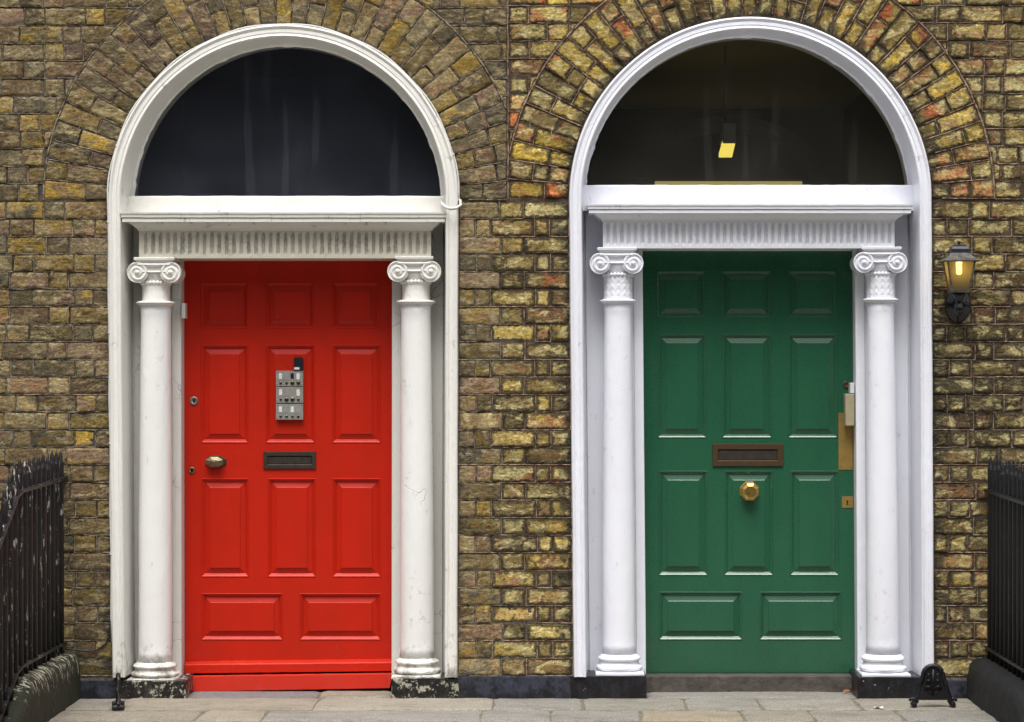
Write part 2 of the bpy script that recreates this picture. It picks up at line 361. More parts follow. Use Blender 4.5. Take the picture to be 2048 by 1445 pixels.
t = NT('dark_foliage'); M['leaf'] = t.fin(t.mix(t.ramp(t.noise(2, 5), .3, .7), (.012, .02, .010), (.035, .05, .02)), .8, spec=.1)

# ---------------------------------------------------------------- doorway dimensions (photo pixels, measured at the wall face)
RED = dict(cx=567.5, cy=400, R=349.5, L0=218, L1=226, R0=917, R1=915, bot=1354, side='l', gx=34.5, gz=29)
GRN = dict(cx=1500, cy=397, R=362, L0=1138, L1=1147, R0=1862, R1=1867, bot=1353, side='r', gx=30, gz=26.5)
RING_L, RING_R = 480/S, 488/S
PARTY = X(1016)
def edge_l(D, z):
    z0 = Z(D['cy'])
    k = max(0, (z0-z)/(z0-Z(1345))); return X(D['L0']+(D['L1']-D['L0'])*k)
def edge_r(D, z):
    z0 = Z(D['cy'])
    k = max(0, (z0-z)/(z0-Z(1345))); return X(D['R0']+(D['R1']-D['R0'])*k)

# ---------------------------------------------------------------- brickwork
PAL_L = [(132,114,78),(120,106,78),(146,124,80),(110,100,80),(132,106,82),(152,128,76),(102,94,76),(126,112,86),(138,110,84),(146,124,70),(116,102,74),(140,120,86),(134,110,94),(128,104,90),(96,88,76),(160,144,108),(162,134,60),(154,130,64)]
PAL_R = [(188,164,96),(172,150,90),(198,174,104),(156,136,88),(180,128,88),(190,106,66),(186,118,78),(168,150,108),(200,182,124),(146,122,84),(182,158,84),(196,166,70),(200,170,78),(192,168,98),(160,140,90),(178,158,100),(166,128,98),(140,124,84)]
PAL_R2 = [(156,136,86),(140,122,82),(172,150,94),(126,110,78),(150,112,84),(166,150,112),(176,152,86),(162,126,90),(150,132,92),(160,144,104),(150,108,80),(186,164,104),(180,168,126)]
def soot_at(x, z):
    best = 0
    for D, amt, wd in ((RED, .55, .035), (GRN, .85, .06)):
        cz = Z(D['cy'])
        if z > cz: d = math.hypot(x-X(D['cx']), z-cz)-D['R']/S
        else: d = max(edge_l(D, z)-x, x-edge_r(D, z))
        if d < .2:
            n = noise.noise(Vector((x*14, z*14, 40)))
            best = max(best, amt*max(0, min(1, (wd*(1+1.3*n)-d)/.045+.25 if d < wd*2.2 else 0)))
    low = max(0, min(1, (Z(1290)-z)/.16+noise.noise(Vector((x*10, z*10, 60)))*1.2-.3))
    return max(best, .45*low)
def brick(mb, rowf, length, height, rng, pal, mat=0, fy=0.0, dark=1.0):
    """rowf(t) -> function u -> (x, z) for the row t; None when the row is cut away"""
    nx = max(4, int(length/.009)); nz = max(4, int(height/.009))
    seed = rng.random()*100; ca = pal[rng.randrange(len(pal))]; cb = pal[rng.randrange(len(pal))]
    f = rng.uniform(.72, 1.18)*dark; k = rng.random()*.5
    c = lin(*[max(0, min(255, (ca[i]*(1-k)+cb[i]*k)*f)) for i in range(3)])
    y0 = fy+rng.uniform(-.004, .004); tx = rng.uniform(-.004, .004); tz = rng.uniform(-.003, .003)
    rough = rng.uniform(.4, 1.5)
    c2p = pal[rng.randrange(len(pal))]; c2 = lin(*[max(0, min(255, v*f*1.05)) for v in c2p]); sb = rng.uniform(.0, .3)
    base = len(mb.v); cc = c+(1.0,)
    for j in range(nz+1):
        t = j/nz; row = rowf(t)
        for i in range(nx+1):
            u = i/nx
            x, z = row(u)
            de = min(min(u, 1-u)*length, min(t, 1-t)*height)
            p = Vector((x*26+seed, z*40, seed))
            n = noise.noise(p)*.5+noise.noise(p*2.3)*.3
            rid = 1-abs(noise.noise(Vector((x*30+seed, z*60+seed, 3))))*2.2
            y = y0+tx*(u-.5)+tz*(t-.5)-n*.0060*rough-max(0, rid)*.0038*rough
            if de < .001:
                y += .0035; jn = noise.noise(Vector((x*60, z*60, seed+5)))*.004
                jm = noise.noise(Vector((x*60, z*60, seed+25)))*.0035
                x += jn; z += jm
            s2 = max(0, min(1, (noise.noise(Vector((x*13+seed, z*20, seed+9)))+sb-.12)*4.5))
            so = soot_at(x, z)
            vc = [(c[q]*(1-s2)+c2[q]*s2)*(1-so)+.022*so for q in range(3)]
            mb.v.append((x, y, z)); mb.col[len(mb.v)-1] = (vc[0], vc[1], vc[2], 1.0); mb.edge[len(mb.v)-1] = min(1, de/.028)
    K = nx+1
    for j in range(nz):
        for i in range(nx):
            mb.face((base+j*K+i, base+j*K+i+1, base+(j+1)*K+i+1, base+(j+1)*K+i), mat, True)
    # skirt into the joint
    ring = [i for i in range(K)]+[j*K+nx for j in range(1, nz+1)]+[nz*K+i for i in range(nx-1, -1, -1)]+[j*K for j in range(nz-1, 0, -1)]
    b2 = len(mb.v); n = len(ring)
    for yy in (None, .02):
        for r in ring:
            v = mb.v[base+r]; mb.v.append((v[0], v[1] if yy is None else yy, v[2])); mb.col[len(mb.v)-1] = cc; mb.edge[len(mb.v)-1] = 0
    for q in range(n):
        mb.face((b2+q, b2+n+q, b2+n+(q+1) % n, b2+(q+1) % n), mat, True)
JO = .0048                                        # half joint
def ribbon(mb, pts, w, mat, rng, y=-.0005):
    rows = []
    for (x, z, nx_, nz_) in pts:
        o = rng.uniform(-.0012, .0012); ww = w*rng.uniform(.6, 1.2)
        rows.append([(x+nx_*(o-ww), y+.006, z+nz_*(o-ww)), (x+nx_*(o-ww*.6), y, z+nz_*(o-ww*.6)), (x+nx_*(o+ww*.6), y, z+nz_*(o+ww*.6)), (x+nx_*(o+ww), y+.006, z+nz_*(o+ww))])
    b = mb.grid(rows, mat, True)
def hseg(x0, x1, z, n=None):
    n = n or max(2, int((x1-x0)/.03)); return [(x0+(x1-x0)*i/n, z+.0007*math.sin(i*2.1+z*50), 0, 1) for i in range(n+1)]
def vseg(x, z0, z1): return [(x+.0005*math.sin(i), z0+(z1-z0)*i/3, 1, 0) for i in range(4)]

def arch_clip(D, Rg, x0, x1, z):
    """part of x0..x1 outside the ring at height z"""
    cx, cz = X(D['cx']), Z(D['cy']); dz = max(0, z-cz)
    if dz >= Rg: return x0, x1
    wv = math.sqrt(Rg*Rg-dz*dz)+.004
    if (x0+x1)/2 < cx: return x0, min(x1, cx-wv)
    return max(x0, cx+wv), x1
def lay(mbs, xa, xb, za, zb, seq, rng, D=None, Rg=0):
    """one course between xa..xb; seq = list of brick lengths from xa"""
    x = xa
    for ln in seq:
        x1 = min(x+ln, xb)
        if x >= xb-.02: break
        if xb-x1 < .03: x1 = xb
        mid = (x+x1)/2; side = 'l' if mid < PARTY else 'r'; mb, pal = mbs[side]
        dark = 1.0
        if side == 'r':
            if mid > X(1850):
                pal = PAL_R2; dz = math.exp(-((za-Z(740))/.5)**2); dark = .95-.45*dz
            elif za < Z(400): pal = PAL_R if rng.random() < .45 else PAL_R2; dark = .93
        elif mid > X(900) and za < Z(400): dark = 1.04
        else: dark = 1.0-.12*max(0, min(1, (Z(900)-za)/1.2))
        ok = True
        if D:
            l0, r0 = arch_clip(D, Rg, x, x1, za); l1, r1 = arch_clip(D, Rg, x, x1, zb)
            if max(r0-l0, r1-l1) < .025: ok = False
        if ok:
            a, b = x, x1
            def rowf(t, a=a, b=b):
                z = za+JO+(zb-za-2*JO)*t
                p, q = arch_clip(D, Rg, a, b, z) if D else (a, b)
                p += JO; q -= JO
                if q < p+.002: m_ = (p+q)/2; p, q = (b-JO-.001, b-JO) if (a+b)/2 > X(D['cx']) else (a+JO, a+JO+.001)
                return lambda u: (p+(q-p)*u, z)
            wd = max(r0-l0, r1-l1) if D else b-a
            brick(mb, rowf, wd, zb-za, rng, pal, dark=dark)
            lo, hi = (arch_clip(D, Rg, a, b, za) if D else (a, b))
            if rng.random() < .8 and hi-lo > .03: ribbon(mb, hseg(lo, hi, za), .0028, 2, rng)
            if rng.random() < .8: ribbon(mb, vseg(b, za, zb), .0025, 2, rng)
        x = x1
def seqgen(parity, rng, total, lead=True):
    s = []; acc = 0; k = 0
    St = lambda: .207*rng.uniform(.92, 1.08)
    H = lambda: .104*rng.uniform(.88, 1.12)
    if parity and lead: s += [H()*.75, H()]; acc = sum(s)
    elif parity: s += [H()*.5+.05]; acc = sum(s)
    while acc < total:
        for fn in (St, H):
            v = fn(); s.append(v); acc += v
        if rng.random() < .12: v = H(); s.append(v); acc += v
    return s
mbL, mbR = MB(), MB(); rng = random.Random(11)
mbs = {'l': (mbL, PAL_L), 'r': (mbR, PAL_R)}
CH = 35.15/S
zc = [Z(1352)+CH*k for k in range(0, 48)]
XL, XR = X(-330), X(2380)
for k in range(len(zc)-1):
    za, zb = zc[k]+rng.uniform(-.001, .001), zc[k+1]
    par = k % 2
    if zb <= Z(398):
        zm = (za+zb)/2
        # left flank, laid out from the doorcase leftwards (mirrored)
        xr = edge_l(RED, zm)-.002; sq = seqgen(par, rng, xr-XL); sq2 = []; tot = 0
        for v in sq:
            if tot+v > xr-XL: break
            sq2.append(v); tot += v
        lay(mbs, xr-tot, xr, za, zb, sq2[::-1], rng)
        # pier
        a, b = edge_r(RED, zm)+.002, edge_l(GRN, zm)-.002; wp = b-a
        pat = ([.155, .14, .395, .135, .175] if par else [.375, .215, .41]) if True else ([.14, .36, .15, .35] if par else [.27, .20, .38, .15])
        pat = [v*rng.uniform(.95, 1.05) for v in pat]; q = sum(pat); lay(mbs, a, b, za, zb, [v/q*wp for v in pat], rng)
        xl = edge_r(GRN, zm)+.002
        lay(mbs, xl, XR, za, zb, seqgen(par, rng, XR-xl), rng)
    else:
        sq = seqgen(par, rng, PARTY-XL, False); tot = sum(sq)
        lay(mbs, XL, PARTY-.004, za, zb, sq, rng, RED, RING_L)
        lay(mbs, PARTY+.004, XR, za+.012, zb+.012, seqgen(par, rng, XR-PARTY, False), rng, GRN, RING_R)
# arch rings
def ring(mb, D, Rg, pal, rng, n, side):
    cx, cz = X(D['cx']), Z(D['cy']); r0 = D['R']/S+.001
    depth = Rg-r0
    for k in range(n):
        a0 = PI*k/n; a1 = PI*(k+1)/n; am = (a0+a1)/2
        cut = (.64 if k % 2 else .36)+rng.uniform(-.06, .06)
        parts = [(0, cut), (cut, 1)]
        if rng.random() < .12: parts = [(0, cut), (cut, min(.97, cut+.32)), (min(.97, cut+.32), 1)] if cut < .5 else [(0, .34), (.34, cut), (cut, 1)]
        for (p, q) in parts:
            ra, rb = r0+depth*p, r0+depth*q
            if rb-ra < .02: continue
            def lim(a):
                c = math.cos(a)
                if side == 'l' and c > .05: return (PARTY-.004-cx)/c
                if side == 'r' and c < -.05: return (PARTY+.004-cx)/c
                return 99
            if ra > lim(am)-.02: continue
            def rowf(t):
                a = a1-(a1-a0)*t
                rr = (ra+rb)/2; da = JO/rr
                a = (a1-da)-((a1-a0)-2*da)*t
                L_ = lim(a)-JO; pa, pb = ra+JO, min(rb-JO, L_)
                if pb < pa+.002: pb = pa+.002
                return lambda u: (cx+(pa+(pb-pa)*u)*math.cos(a), cz+(pa+(pb-pa)*u)*math.sin(a))
            def rowf2(t, g=rowf): return g(1-t)
            brick(mb, rowf2, min(rb, lim(am))-ra, (ra+rb)/2*(a1-a0), rng, pal, fy=-.002)
            if rng.random() < .75 and rb < lim(am):   # cross joint
                nn = 3; ribbon(mb, [(cx+rb*math.cos(a0+(a1-a0)*i/nn), cz+rb*math.sin(a0+(a1-a0)*i/nn), math.cos(am), math.sin(am)) for i in range(nn+1)], .0028, 2, rng, -.002)
        if rng.random() < .9:
            Lm = min(Rg, lim(a0)); nn = 8; s0 = rng.uniform(0, .25)
            ribbon(mb, [(cx+(r0+(Lm-r0)*(s0+(1-s0)*i/nn))*math.cos(a0), cz+(r0+(Lm-r0)*(s0+(1-s0)*i/nn))*math.sin(a0), -math.sin(a0), math.cos(a0)) for i in range(nn+1)], .003, 2, rng, -.003)
    # extrados ribbon
    pts = []
    for i in range(121):
        a = PI*i/120
        x = cx+(Rg+.002)*math.cos(a)
        if side == 'l' and x > PARTY-.006: continue
        if side == 'r' and x < PARTY+.006: continue
        pts.append((x, cz+(Rg+.002)*math.sin(a), math.cos(a), math.sin(a)))
    ribbon(mb, pts, .005, 2, rng, -.003)
ring(mbL, RED, RING_L, PAL_L, rng, 37, 'l'); ring(mbR, GRN, RING_R, PAL_R, rng, 39, 'r')
ribbon(mbR, [(PARTY+.001*math.sin(i), Z(398)+(Z(-300)-Z(398))*i/60, 1, 0) for i in range(61)], .003, 2, rng, -.001)
# mortar bed behind the bricks, with the two openings left out
def backing(mb, D, xa, xb, mat, y=.0045):
    cx, cz, r = X(D['cx']), Z(D['cy']), D['R']/S-.015
    zs = [-2.0, -.4]+[Z(1395)+(cz-Z(1395))*i/6 for i in range(7)]+[cz+r*math.sin(PI/2*i/36) for i in range(1, 37)]
    def cut(z):
        if z <= cz: return edge_l(D, max(z, -.2))+.012, edge_r(D, max(z, -.2))-.012
        q = math.sqrt(max(0, r*r-(z-cz)**2)); return cx-q, cx+q
    for a, b in zip(zs, zs[1:]):
        (l0, r0), (l1, r1) = cut(a), cut(b)
        mb.quad((xa, y, a), (l0, y, a), (l1, y, b), (xa, y, b), mat); mb.quad((r0, y, a), (xb, y, a), (xb, y, b), (r1, y, b), mat)
    mb.quad((xa, y, zs[-1]), (xb, y, zs[-1]), (xb, y, 4.6), (xa, y, 4.6), mat)
backing(mbL, RED, X(-1400), PARTY, 1); backing(mbR, GRN, PARTY, X(3400), 1)

HL = empty('brick_house', (X(567), 0, 0), 'brown brick house front with the red front door and cream columns', 'house', 'terraced brick houses')
HR = empty('brick_house', (X(1500), 0, 0), 'yellow brick house front with the green front door and white columns', 'house', 'terraced brick houses')
mbL.build('wall', [M['brick_l'], M['mortar_l'], M['point_l']], HL)
mbR.build('wall', [M['brick_r'], M['mortar_r'], M['point_r']], HR)

# ---------------------------------------------------------------- doorcases
def arch_frame(D, mat, H):
    """white moulded surround swept up one jamb, round the arch and down the other"""
    mb = MB(); cx, cz, R0 = X(D['cx']), Z(D['cy']), D['R']/S
    px = 1/S
    prof = [(0, .02), (0, -.018), (1.5, -.030), (4, -.034), (6.5, -.030), (8, -.024), (9.5, -.0235), (10.5, -.028), (16, -.029), (17, -.0245), (18.3, -.024),
            (19.5, -.031), (23, -.036), (24.6, -.032), (25.6, -.018), (26, .04), (30, .178), (31.5, .180), (32, .192), (32, .30), (-380, .30)]
    stations = []
    zb = Z(D['bot'])
    for i in range(13):
        k = i/12; z = zb+(cz-zb)*k
        stations.append(('L', z))
    for i in range(1, 72): stations.append(('A', PI-PI*i/72))
    for i in range(13):
        k = i/12; stations.append(('R', cz+(zb-cz)*k))
    rows = []
    for kind, v in stations:
        row = []
        for (o, y) in prof:
            if o >= 30:
                if kind == 'A': o *= (D['gz']+(D['gx']-D['gz'])*abs(math.cos(v)))/30
                elif v > Z(423): o *= D['gx']/30
                else: o = 29.3
            o *= px
            wob = .0008*math.sin(v*9+o*30)
            if kind == 'L': row.append((edge_l(D, v)+o+wob, y, v))
            elif kind == 'R': row.append((edge_r(D, v)-o+wob, y, v))
            else: row.append((cx+(R0-o)*math.cos(v)+wob, y, cz+(R0-o)*math.sin(v)))
        q = row[-1]; row[-1] = (min(q[0], PARTY-.002) if D is RED else max(q[0], PARTY+.002), q[1], q[2])
        rows.append(row)
    mb.grid(rows, 0, True)
    o = mb.build('arch_surround', mat, H)
    m = o.modifiers.new('split', 'EDGE_SPLIT'); m.split_angle = R_(32)
    return o
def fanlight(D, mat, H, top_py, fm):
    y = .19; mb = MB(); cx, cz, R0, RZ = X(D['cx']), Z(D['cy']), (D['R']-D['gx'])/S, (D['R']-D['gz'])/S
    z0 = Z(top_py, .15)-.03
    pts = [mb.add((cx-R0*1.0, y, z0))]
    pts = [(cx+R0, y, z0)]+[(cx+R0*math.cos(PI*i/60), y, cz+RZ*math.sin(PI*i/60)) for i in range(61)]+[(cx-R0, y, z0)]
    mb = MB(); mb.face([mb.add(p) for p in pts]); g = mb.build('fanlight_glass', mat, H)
    # putty fillet round the pane with ragged inner edge
    mb = MB(); rows = []; rg = random.Random(3)
    for i in range(181):
        a = PI*i/180; kz = RZ/R0; rr = R0-.010-.003*noise.noise(Vector((i*.6, 2, D['cx'])))-(.004 if noise.noise(Vector((i*.25, 9, 1))) > .25 else 0)
        rows.append([(cx+(R0+.004)*math.cos(a), y-.014, cz+(R0+.004)*kz*math.sin(a)), (cx+rr*math.cos(a), y-.004, cz+rr*kz*math.sin(a)), (cx+rr*math.cos(a), y+.002, cz+rr*kz*math.sin(a))])
    mb.grid(rows, 0, True); mb.build('putty_line', fm, H)
def transom(D, H, py0, py1, mat, yf=.12):
    mb = MB(); zt, zb = Z(py0, yf), Z(py1, yf)-.03; cz = Z(D['cy'])
    xa, xb = edge_l(D, zb)+.070, edge_r(D, zb)-.070
    n = 80; rows = []
    for j, (y, zz) in enumerate(((.20, zt), (yf+.012, zt), (yf+.003, zt-.003), (yf, zt-.008), (yf, zt-.045), (yf-.0, zb))):
        row = []
        for i in range(n+1):
            x = xa+(xb-xa)*i/n
            row.append((x, y, zz+(.0016*noise.noise(Vector((x*14, 5, D['cx'])))+.001*noise.noise(Vector((x*50, 5, 1))) if j < 4 else 0)))
        rows.append(row)
    mb.grid(rows[::-1], 0, False); o = mb.build('transom', mat, H); return o

def entablature(H, fx0, fx1, py_ct, py_fr, py_bot, n_fl, fl_x0, fl_x1, mats, stain, drop, cr):
    """fluted frieze and moulded cornice; px measured on the frieze face"""
    yf = .045; a, b = X(fx0, yf), X(fx1, yf); zt, zf, zb = Z(py_ct, -.03), Z(py_fr, yf), Z(py_bot, yf); yb = .27
    mb = MB()
    h = zt-zf
    prof = [(0, zf), (.006, zf+.001), (.008, zf+h*.10), (.014, zf+h*.17), (.026, zf+h*.26), (.040, zf+h*.38), (.043, zf+h*.44), (.043, zf+h*.47),
            (.072, zf+h*.455), (.072, zf+h*.66), (.065, zf+h*.665), (.065, zf+h*.70), (.077, zf+h*.705), (.078, zf+h*.86), (.082, zf+h*.91), (.083, zf+h*.99), (.083, zt)]
    rows = []; nn = 90
    for o, z in prof:
        r = [(a-o, yb, z), (a-o, yf-o, z)]+[(a-o+(b-a+2*o)*i/nn, yf-o, z+.0012*noise.noise(Vector((i*.35, z*9, cr)))*(1 if o > .01 else 0)) for i in range(1, nn)]+[(b+o, yf-o, z), (b+o, yb, z)]
        rows.append(r)
    bs = mb.grid(rows, 0, False); e = bs+(len(prof)-1)*(nn+3); mb.face([e+i for i in range(nn+3)], 0)
    mb.build('cornice', stain, H)
    # frieze: fine height field with stadium flutes
    mb = MB(); nx = int((b-a)/.0028); nz = 24
    zt2 = zf+.004
    pitch = (fl_x1-fl_x0)/(n_fl-1); fw = pitch*.235
    ft, fb = zf-.010, zb+.020
    deep = {}
    rows = []
    for j in range(nz+1):
        z = zb+(zt2-zb)*j/nz; row = []
        for i in range(nx+1):
            x = a+(b-a)*i/nx
            q = (x-X(fl_x0, yf))/(pitch/S*(CD+yf)/CD); k = round(q); d = abs(q-k)*pitch/S
            y = yf
            w_ = fw/S*(1+.25*noise.noise(Vector((k*3.3, z*20, cr))))
            if 0 <= k < n_fl and fb < z < ft:
                cy = max(0, (fb+w_)-z, z-(ft-w_)); rr = math.hypot(d, cy)
                if rr < w_: y += .009*math.sqrt(max(0, 1-(rr/w_)**2))
            y += .0012*noise.noise(Vector((x*30, z*30, cr)))
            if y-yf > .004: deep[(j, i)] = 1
            row.append((x, y, z))
        rows.append(row)
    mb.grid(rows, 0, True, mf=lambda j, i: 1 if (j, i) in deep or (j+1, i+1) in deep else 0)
    for s_, x in ((1, a), (-1, b)): mb.quad((x, yf, zb), (x, yf, zt2), (x, yb, zt2), (x, yb, zb), 0)
    mb.quad((a, yf, zb), (b, yf, zb), (b, .34, zb), (a, .34, zb), 0)
    # chipped bottom fillet
    mb.build('frieze', mats, H)

def volute(mb, cx, cz, r, yf, yb, d, m=0):
    n = 56; rows = []
    rows.append([(cx+r*.98*math.cos(2*PI*k/n), yb, cz+r*.98*math.sin(2*PI*k/n)) for k in range(n)])
    rows.append([(cx+r*math.cos(2*PI*k/n), yf+.006, cz+r*math.sin(2*PI*k/n)) for k in range(n)])
    st = 22
    for i in range(st+1):
        rr = r*(1-i/st*.80)
        row = []
        for k in range(n):
            a = 2*PI*k/n
            ph = (1-rr/r)*2.25+d*(a-PI/2)/(2*PI)
            ph -= math.floor(ph)
            h = 1 if ph < .50 else 0
            h = .5+.5*math.tanh((math.cos(2*PI*(ph-.22))-.05)*2.2)
            if i == 0: h = max(h, .6)
            row.append((cx+rr*math.cos(a), yf-.004-.0085*h+.004*(1-i/st), cz+rr*math.sin(a)))
        rows.append(row)
    b = mb.grid(rows, m, True, wrap=True)
    mb.disc_y([(r*.24, yf), (r*.25, yf-.010), (r*.20, yf-.016), (r*.12, yf-.020), (r*.03, yf-.0215)], cx, cz, 20, m)

def column(H, c, mat_shaft, mat_cap, name='column'):
    yc = .125
    z = lambda py: Z(py, yc)
    xt, xb = X(c['cxt'], yc), X(c['cxb'], yc); zs, zbm = z(c['ring']), z(c['shaft_bot'])
    cxf = lambda zz: xb+(xt-xb)*min(1, max(0, (zz-zbm)/(zs-zbm)))
    rt, rb = c['wt']/2/S, c['wb']/2/S
    prof = []
    for i in range(41):
        k = i/40; r = rb+(rt-rb)*k**1.6+.0018*math.sin(PI*k)
        if k < .02: r += .006*(1-k/.02)
        if k > .97: r += .006*((k-.97)/.03)
        prof.append((zbm+(zs-zbm)*k, r))
    mb = MB(); mb.lathe(prof, 0, yc, 56, cxf=cxf, disp=lambda a, zz, r: .0012*noise.noise(Vector((math.cos(a)*2, math.sin(a)*2, zz*6+c['cxt']))))
    sh = mb.build(name, mat_shaft, H)
    # base
    mb = MB(); h = (z(c['shaft_bot'])-z(c['base_bot'])); zb0 = z(c['base_bot']); R1 = c['wbase']/2/S
    pf = []
    ph = .26*h
    def tor(z0, z1, r0, r1, n=7): return [(z0+(z1-z0)*(i/n), r0+(r1-r0)*math.sin(PI*i/n)**.7) for i in range(n+1)]
    pf += tor(zb0+ph, zb0+ph+.27*h, R1*.86, R1*.985)+[(zb0+ph+.30*h, R1*.84), (zb0+ph+.36*h, R1*.815), (zb0+ph+.42*h, R1*.83)]
    pf += tor(zb0+ph+.43*h, zb0+ph+.62*h, R1*.82, R1*.90)+[(zb0+ph+.64*h, R1*.78), (zb0+h+.002, rb*1.03)]
    rg = c['wear']
    mb.lathe(pf, xb, yc, 56, disp=lambda a, zz, r: rg*noise.noise(Vector((math.cos(a)*4, math.sin(a)*4, zz*40))))
    q = R1*1.0
    n = 24; rows = []
    for zz, s_ in ((zb0, 1), (zb0+ph*.85, 1), (zb0+ph, .96)):
        rows.append([(xb+p[0]*q*s_+rg*noise.noise(Vector((p[0]*3, zz*40, 1))), yc+p[1]*q*s_, zz+rg*1.2*noise.noise(Vector((p[0]*5, p[1]*5, 7)))) for p in
                     [(-1+2*i/n, -1) for i in range(n)]+[(1, -1+2*i/n) for i in range(n)]+[(1-2*i/n, 1) for i in range(n)]+[(-1, 1-2*i/n) for i in range(n)]])
    bb = mb.grid(rows, 0, False, wrap=True); e = bb+2*4*n; mb.face([e+i for i in range(4*n)], 0)
    mb.build('base', mat_cap, sh)
    # capital
    mb = MB(); zr = zs; zn = z(c['neck_top']); rn = c['wn']/2/S
    ringp = [(zr-.004, rt*1.02), (zr+.002, rt*1.16), (zr+.005, rt*1.18)]+[(zr+.006+.016*i/6, rt*1.20+.012*math.sin(PI*i/6)) for i in range(7)]+[(zr+.024, rn*1.02)]
    mb.lathe(ringp, xt, yc, 56)
    leaf = c['leaf']
    def dsp(a, zz, r):
        if not leaf: return .0012*noise.noise(Vector((math.cos(a)*5, math.sin(a)*5, zz*40)))
        u = (a/(2*PI)*14) % 1; d = abs(u-.5)*2; v = ((zz-zr)/.034+d*.8) % 1
        return .0035*(1-d)*(1 if v > .35 else .2)+.001*(1 if d > .8 else 0)
    zz0 = zr+.024; pn = [(zz0+(zn-zz0)*i/44, rn*(1.0-.02*math.sin(PI*i/44))) for i in range(45)]
    mb.lathe(pn, xt, yc, 112, disp=dsp)
    ez = z(c['eye'])
    # beads under the echinus
    for k in range(13):
        a = PI+PI*k/12; bx, by = xt+rn*1.0*math.cos(a), yc+rn*1.0*math.sin(a)
        mb.lathe([(zn-.014, .002), (zn-.009, .0075), (zn-.003, .0105), (zn+.004, .0095), (zn+.009, .003)], bx, by, 10)
    mb.lathe([(zn-.001, rn*.93), (zn+.012, rn*.95), (zn+.022, rn*1.05), (ez-.012, rn*1.12), (ez+.004, rn*1.14)], xt, yc, 48)
    vr = c['vr']/S; vx = c['vx']/2/S; yfv = .045; yv = yc+.08
    x_l, x_r = X(c['cxcap'], yfv)-vx, X(c['cxcap'], yfv)+vx; ez = Z(c['eye'], yfv)
    volute(mb, x_l, ez, vr, yfv, yv, 1); volute(mb, x_r, ez, vr, yfv, yv, -1)
    zt = Z(c['ab_bot'], yfv)
    # channel joining the volutes
    y0 = yfv; lo = ez+vr*.02; nn = 20
    rows = []
    hh = zt-lo
    for f, yy in ((0, .02), (0.02, -.006), (.10, -.008), (.16, 0.0), (.20, .006), (.38, .009), (.60, .006), (.68, -.001), (.74, -.009), (.88, -.010), (.94, -.004), (1.0, .0)):
        sag = 0
        rows.append([(x_l+(x_r-x_l)*i/nn, y0+yy, lo+hh*f-.004*math.sin(PI*i/nn)*(1 if f < .8 else 0)) for i in range(nn+1)])
    mb.grid(rows, 0, True)
    mb.box(x_l, x_r, y0+.004, yv, lo+.004, zt)
    # abacus
    cxa = X((c['ab0']+c['ab1'])/2, yfv); wa = (c['ab1']-c['ab0'])/2/S; z1 = Z(c['ab_top'], yfv)+.002; n0 = len(mb.v)
    hh = z1-zt; rows = []
    for dz, o in ((0, -.012), (.25, -.009), (.45, -.003), (.5, .001), (.9, .002), (1, 0)):
        x0, x1, ya, yb_ = cxa-wa-o, cxa+wa+o, .030-o, yc+.1
        rows.append([(x0, yb_, zt+hh*dz), (x0, ya, zt+hh*dz), (x1, ya, zt+hh*dz), (x1, yb_, zt+hh*dz)])
    mb.grid(rows, 0, False)
    mb.quad((cxa-wa, .03, z1), (cxa+wa, .03, z1), (cxa+wa, yc+.1, z1), (cxa-wa, yc+.1, z1))
    o = mb.build('capital', mat_cap, sh)
    return sh

def side_panels(D, H, dl0, dl1, dr0, dr1, top, bot, mat, yp=.215, yd=.33):
    """flat boards behind the columns and the return to the door; dl0/dl1 = door edge px at its top/bottom"""
    mb = MB(); zt, zb = Z(top, yp)+.27, -.0
    for (s_, d0, d1) in (('L', dl0, dl1), ('R', dr0, dr1)):
        n = 8; rows = []
        for i in range(n+1):
            z = zb+(zt-zb)*i/n; k = max(0, min(1, (Z(500)-z)/(Z(500)-Z(1345))))
            xd = X(d0+(d1-d0)*k, yd)
            xo = (edge_l(D, z) if s_ == 'L' else edge_r(D, z)); sg = 1 if s_ == 'L' else -1
            xo += sg*.070
            if s_ == 'L': pr = [(xo, yp+.02), (xo+.012, yp+.02), (xo+.016, yp), (xd-.05, yp), (xd-.045, yp-.006), (xd-.004, yp-.006), (xd, yp-.002), (xd, yd)]
            else: pr = [(xd, yd), (xd, yp-.002), (xd+.004, yp-.006), (xd+.045, yp-.006), (xd+.05, yp), (xo-.016, yp), (xo-.012, yp+.02), (xo, yp+.02)]
            rows.append([(x, y, z) for x, y in pr])
        mb.grid(rows, 0, False)
    return mb.build('jamb_board', mat, H)

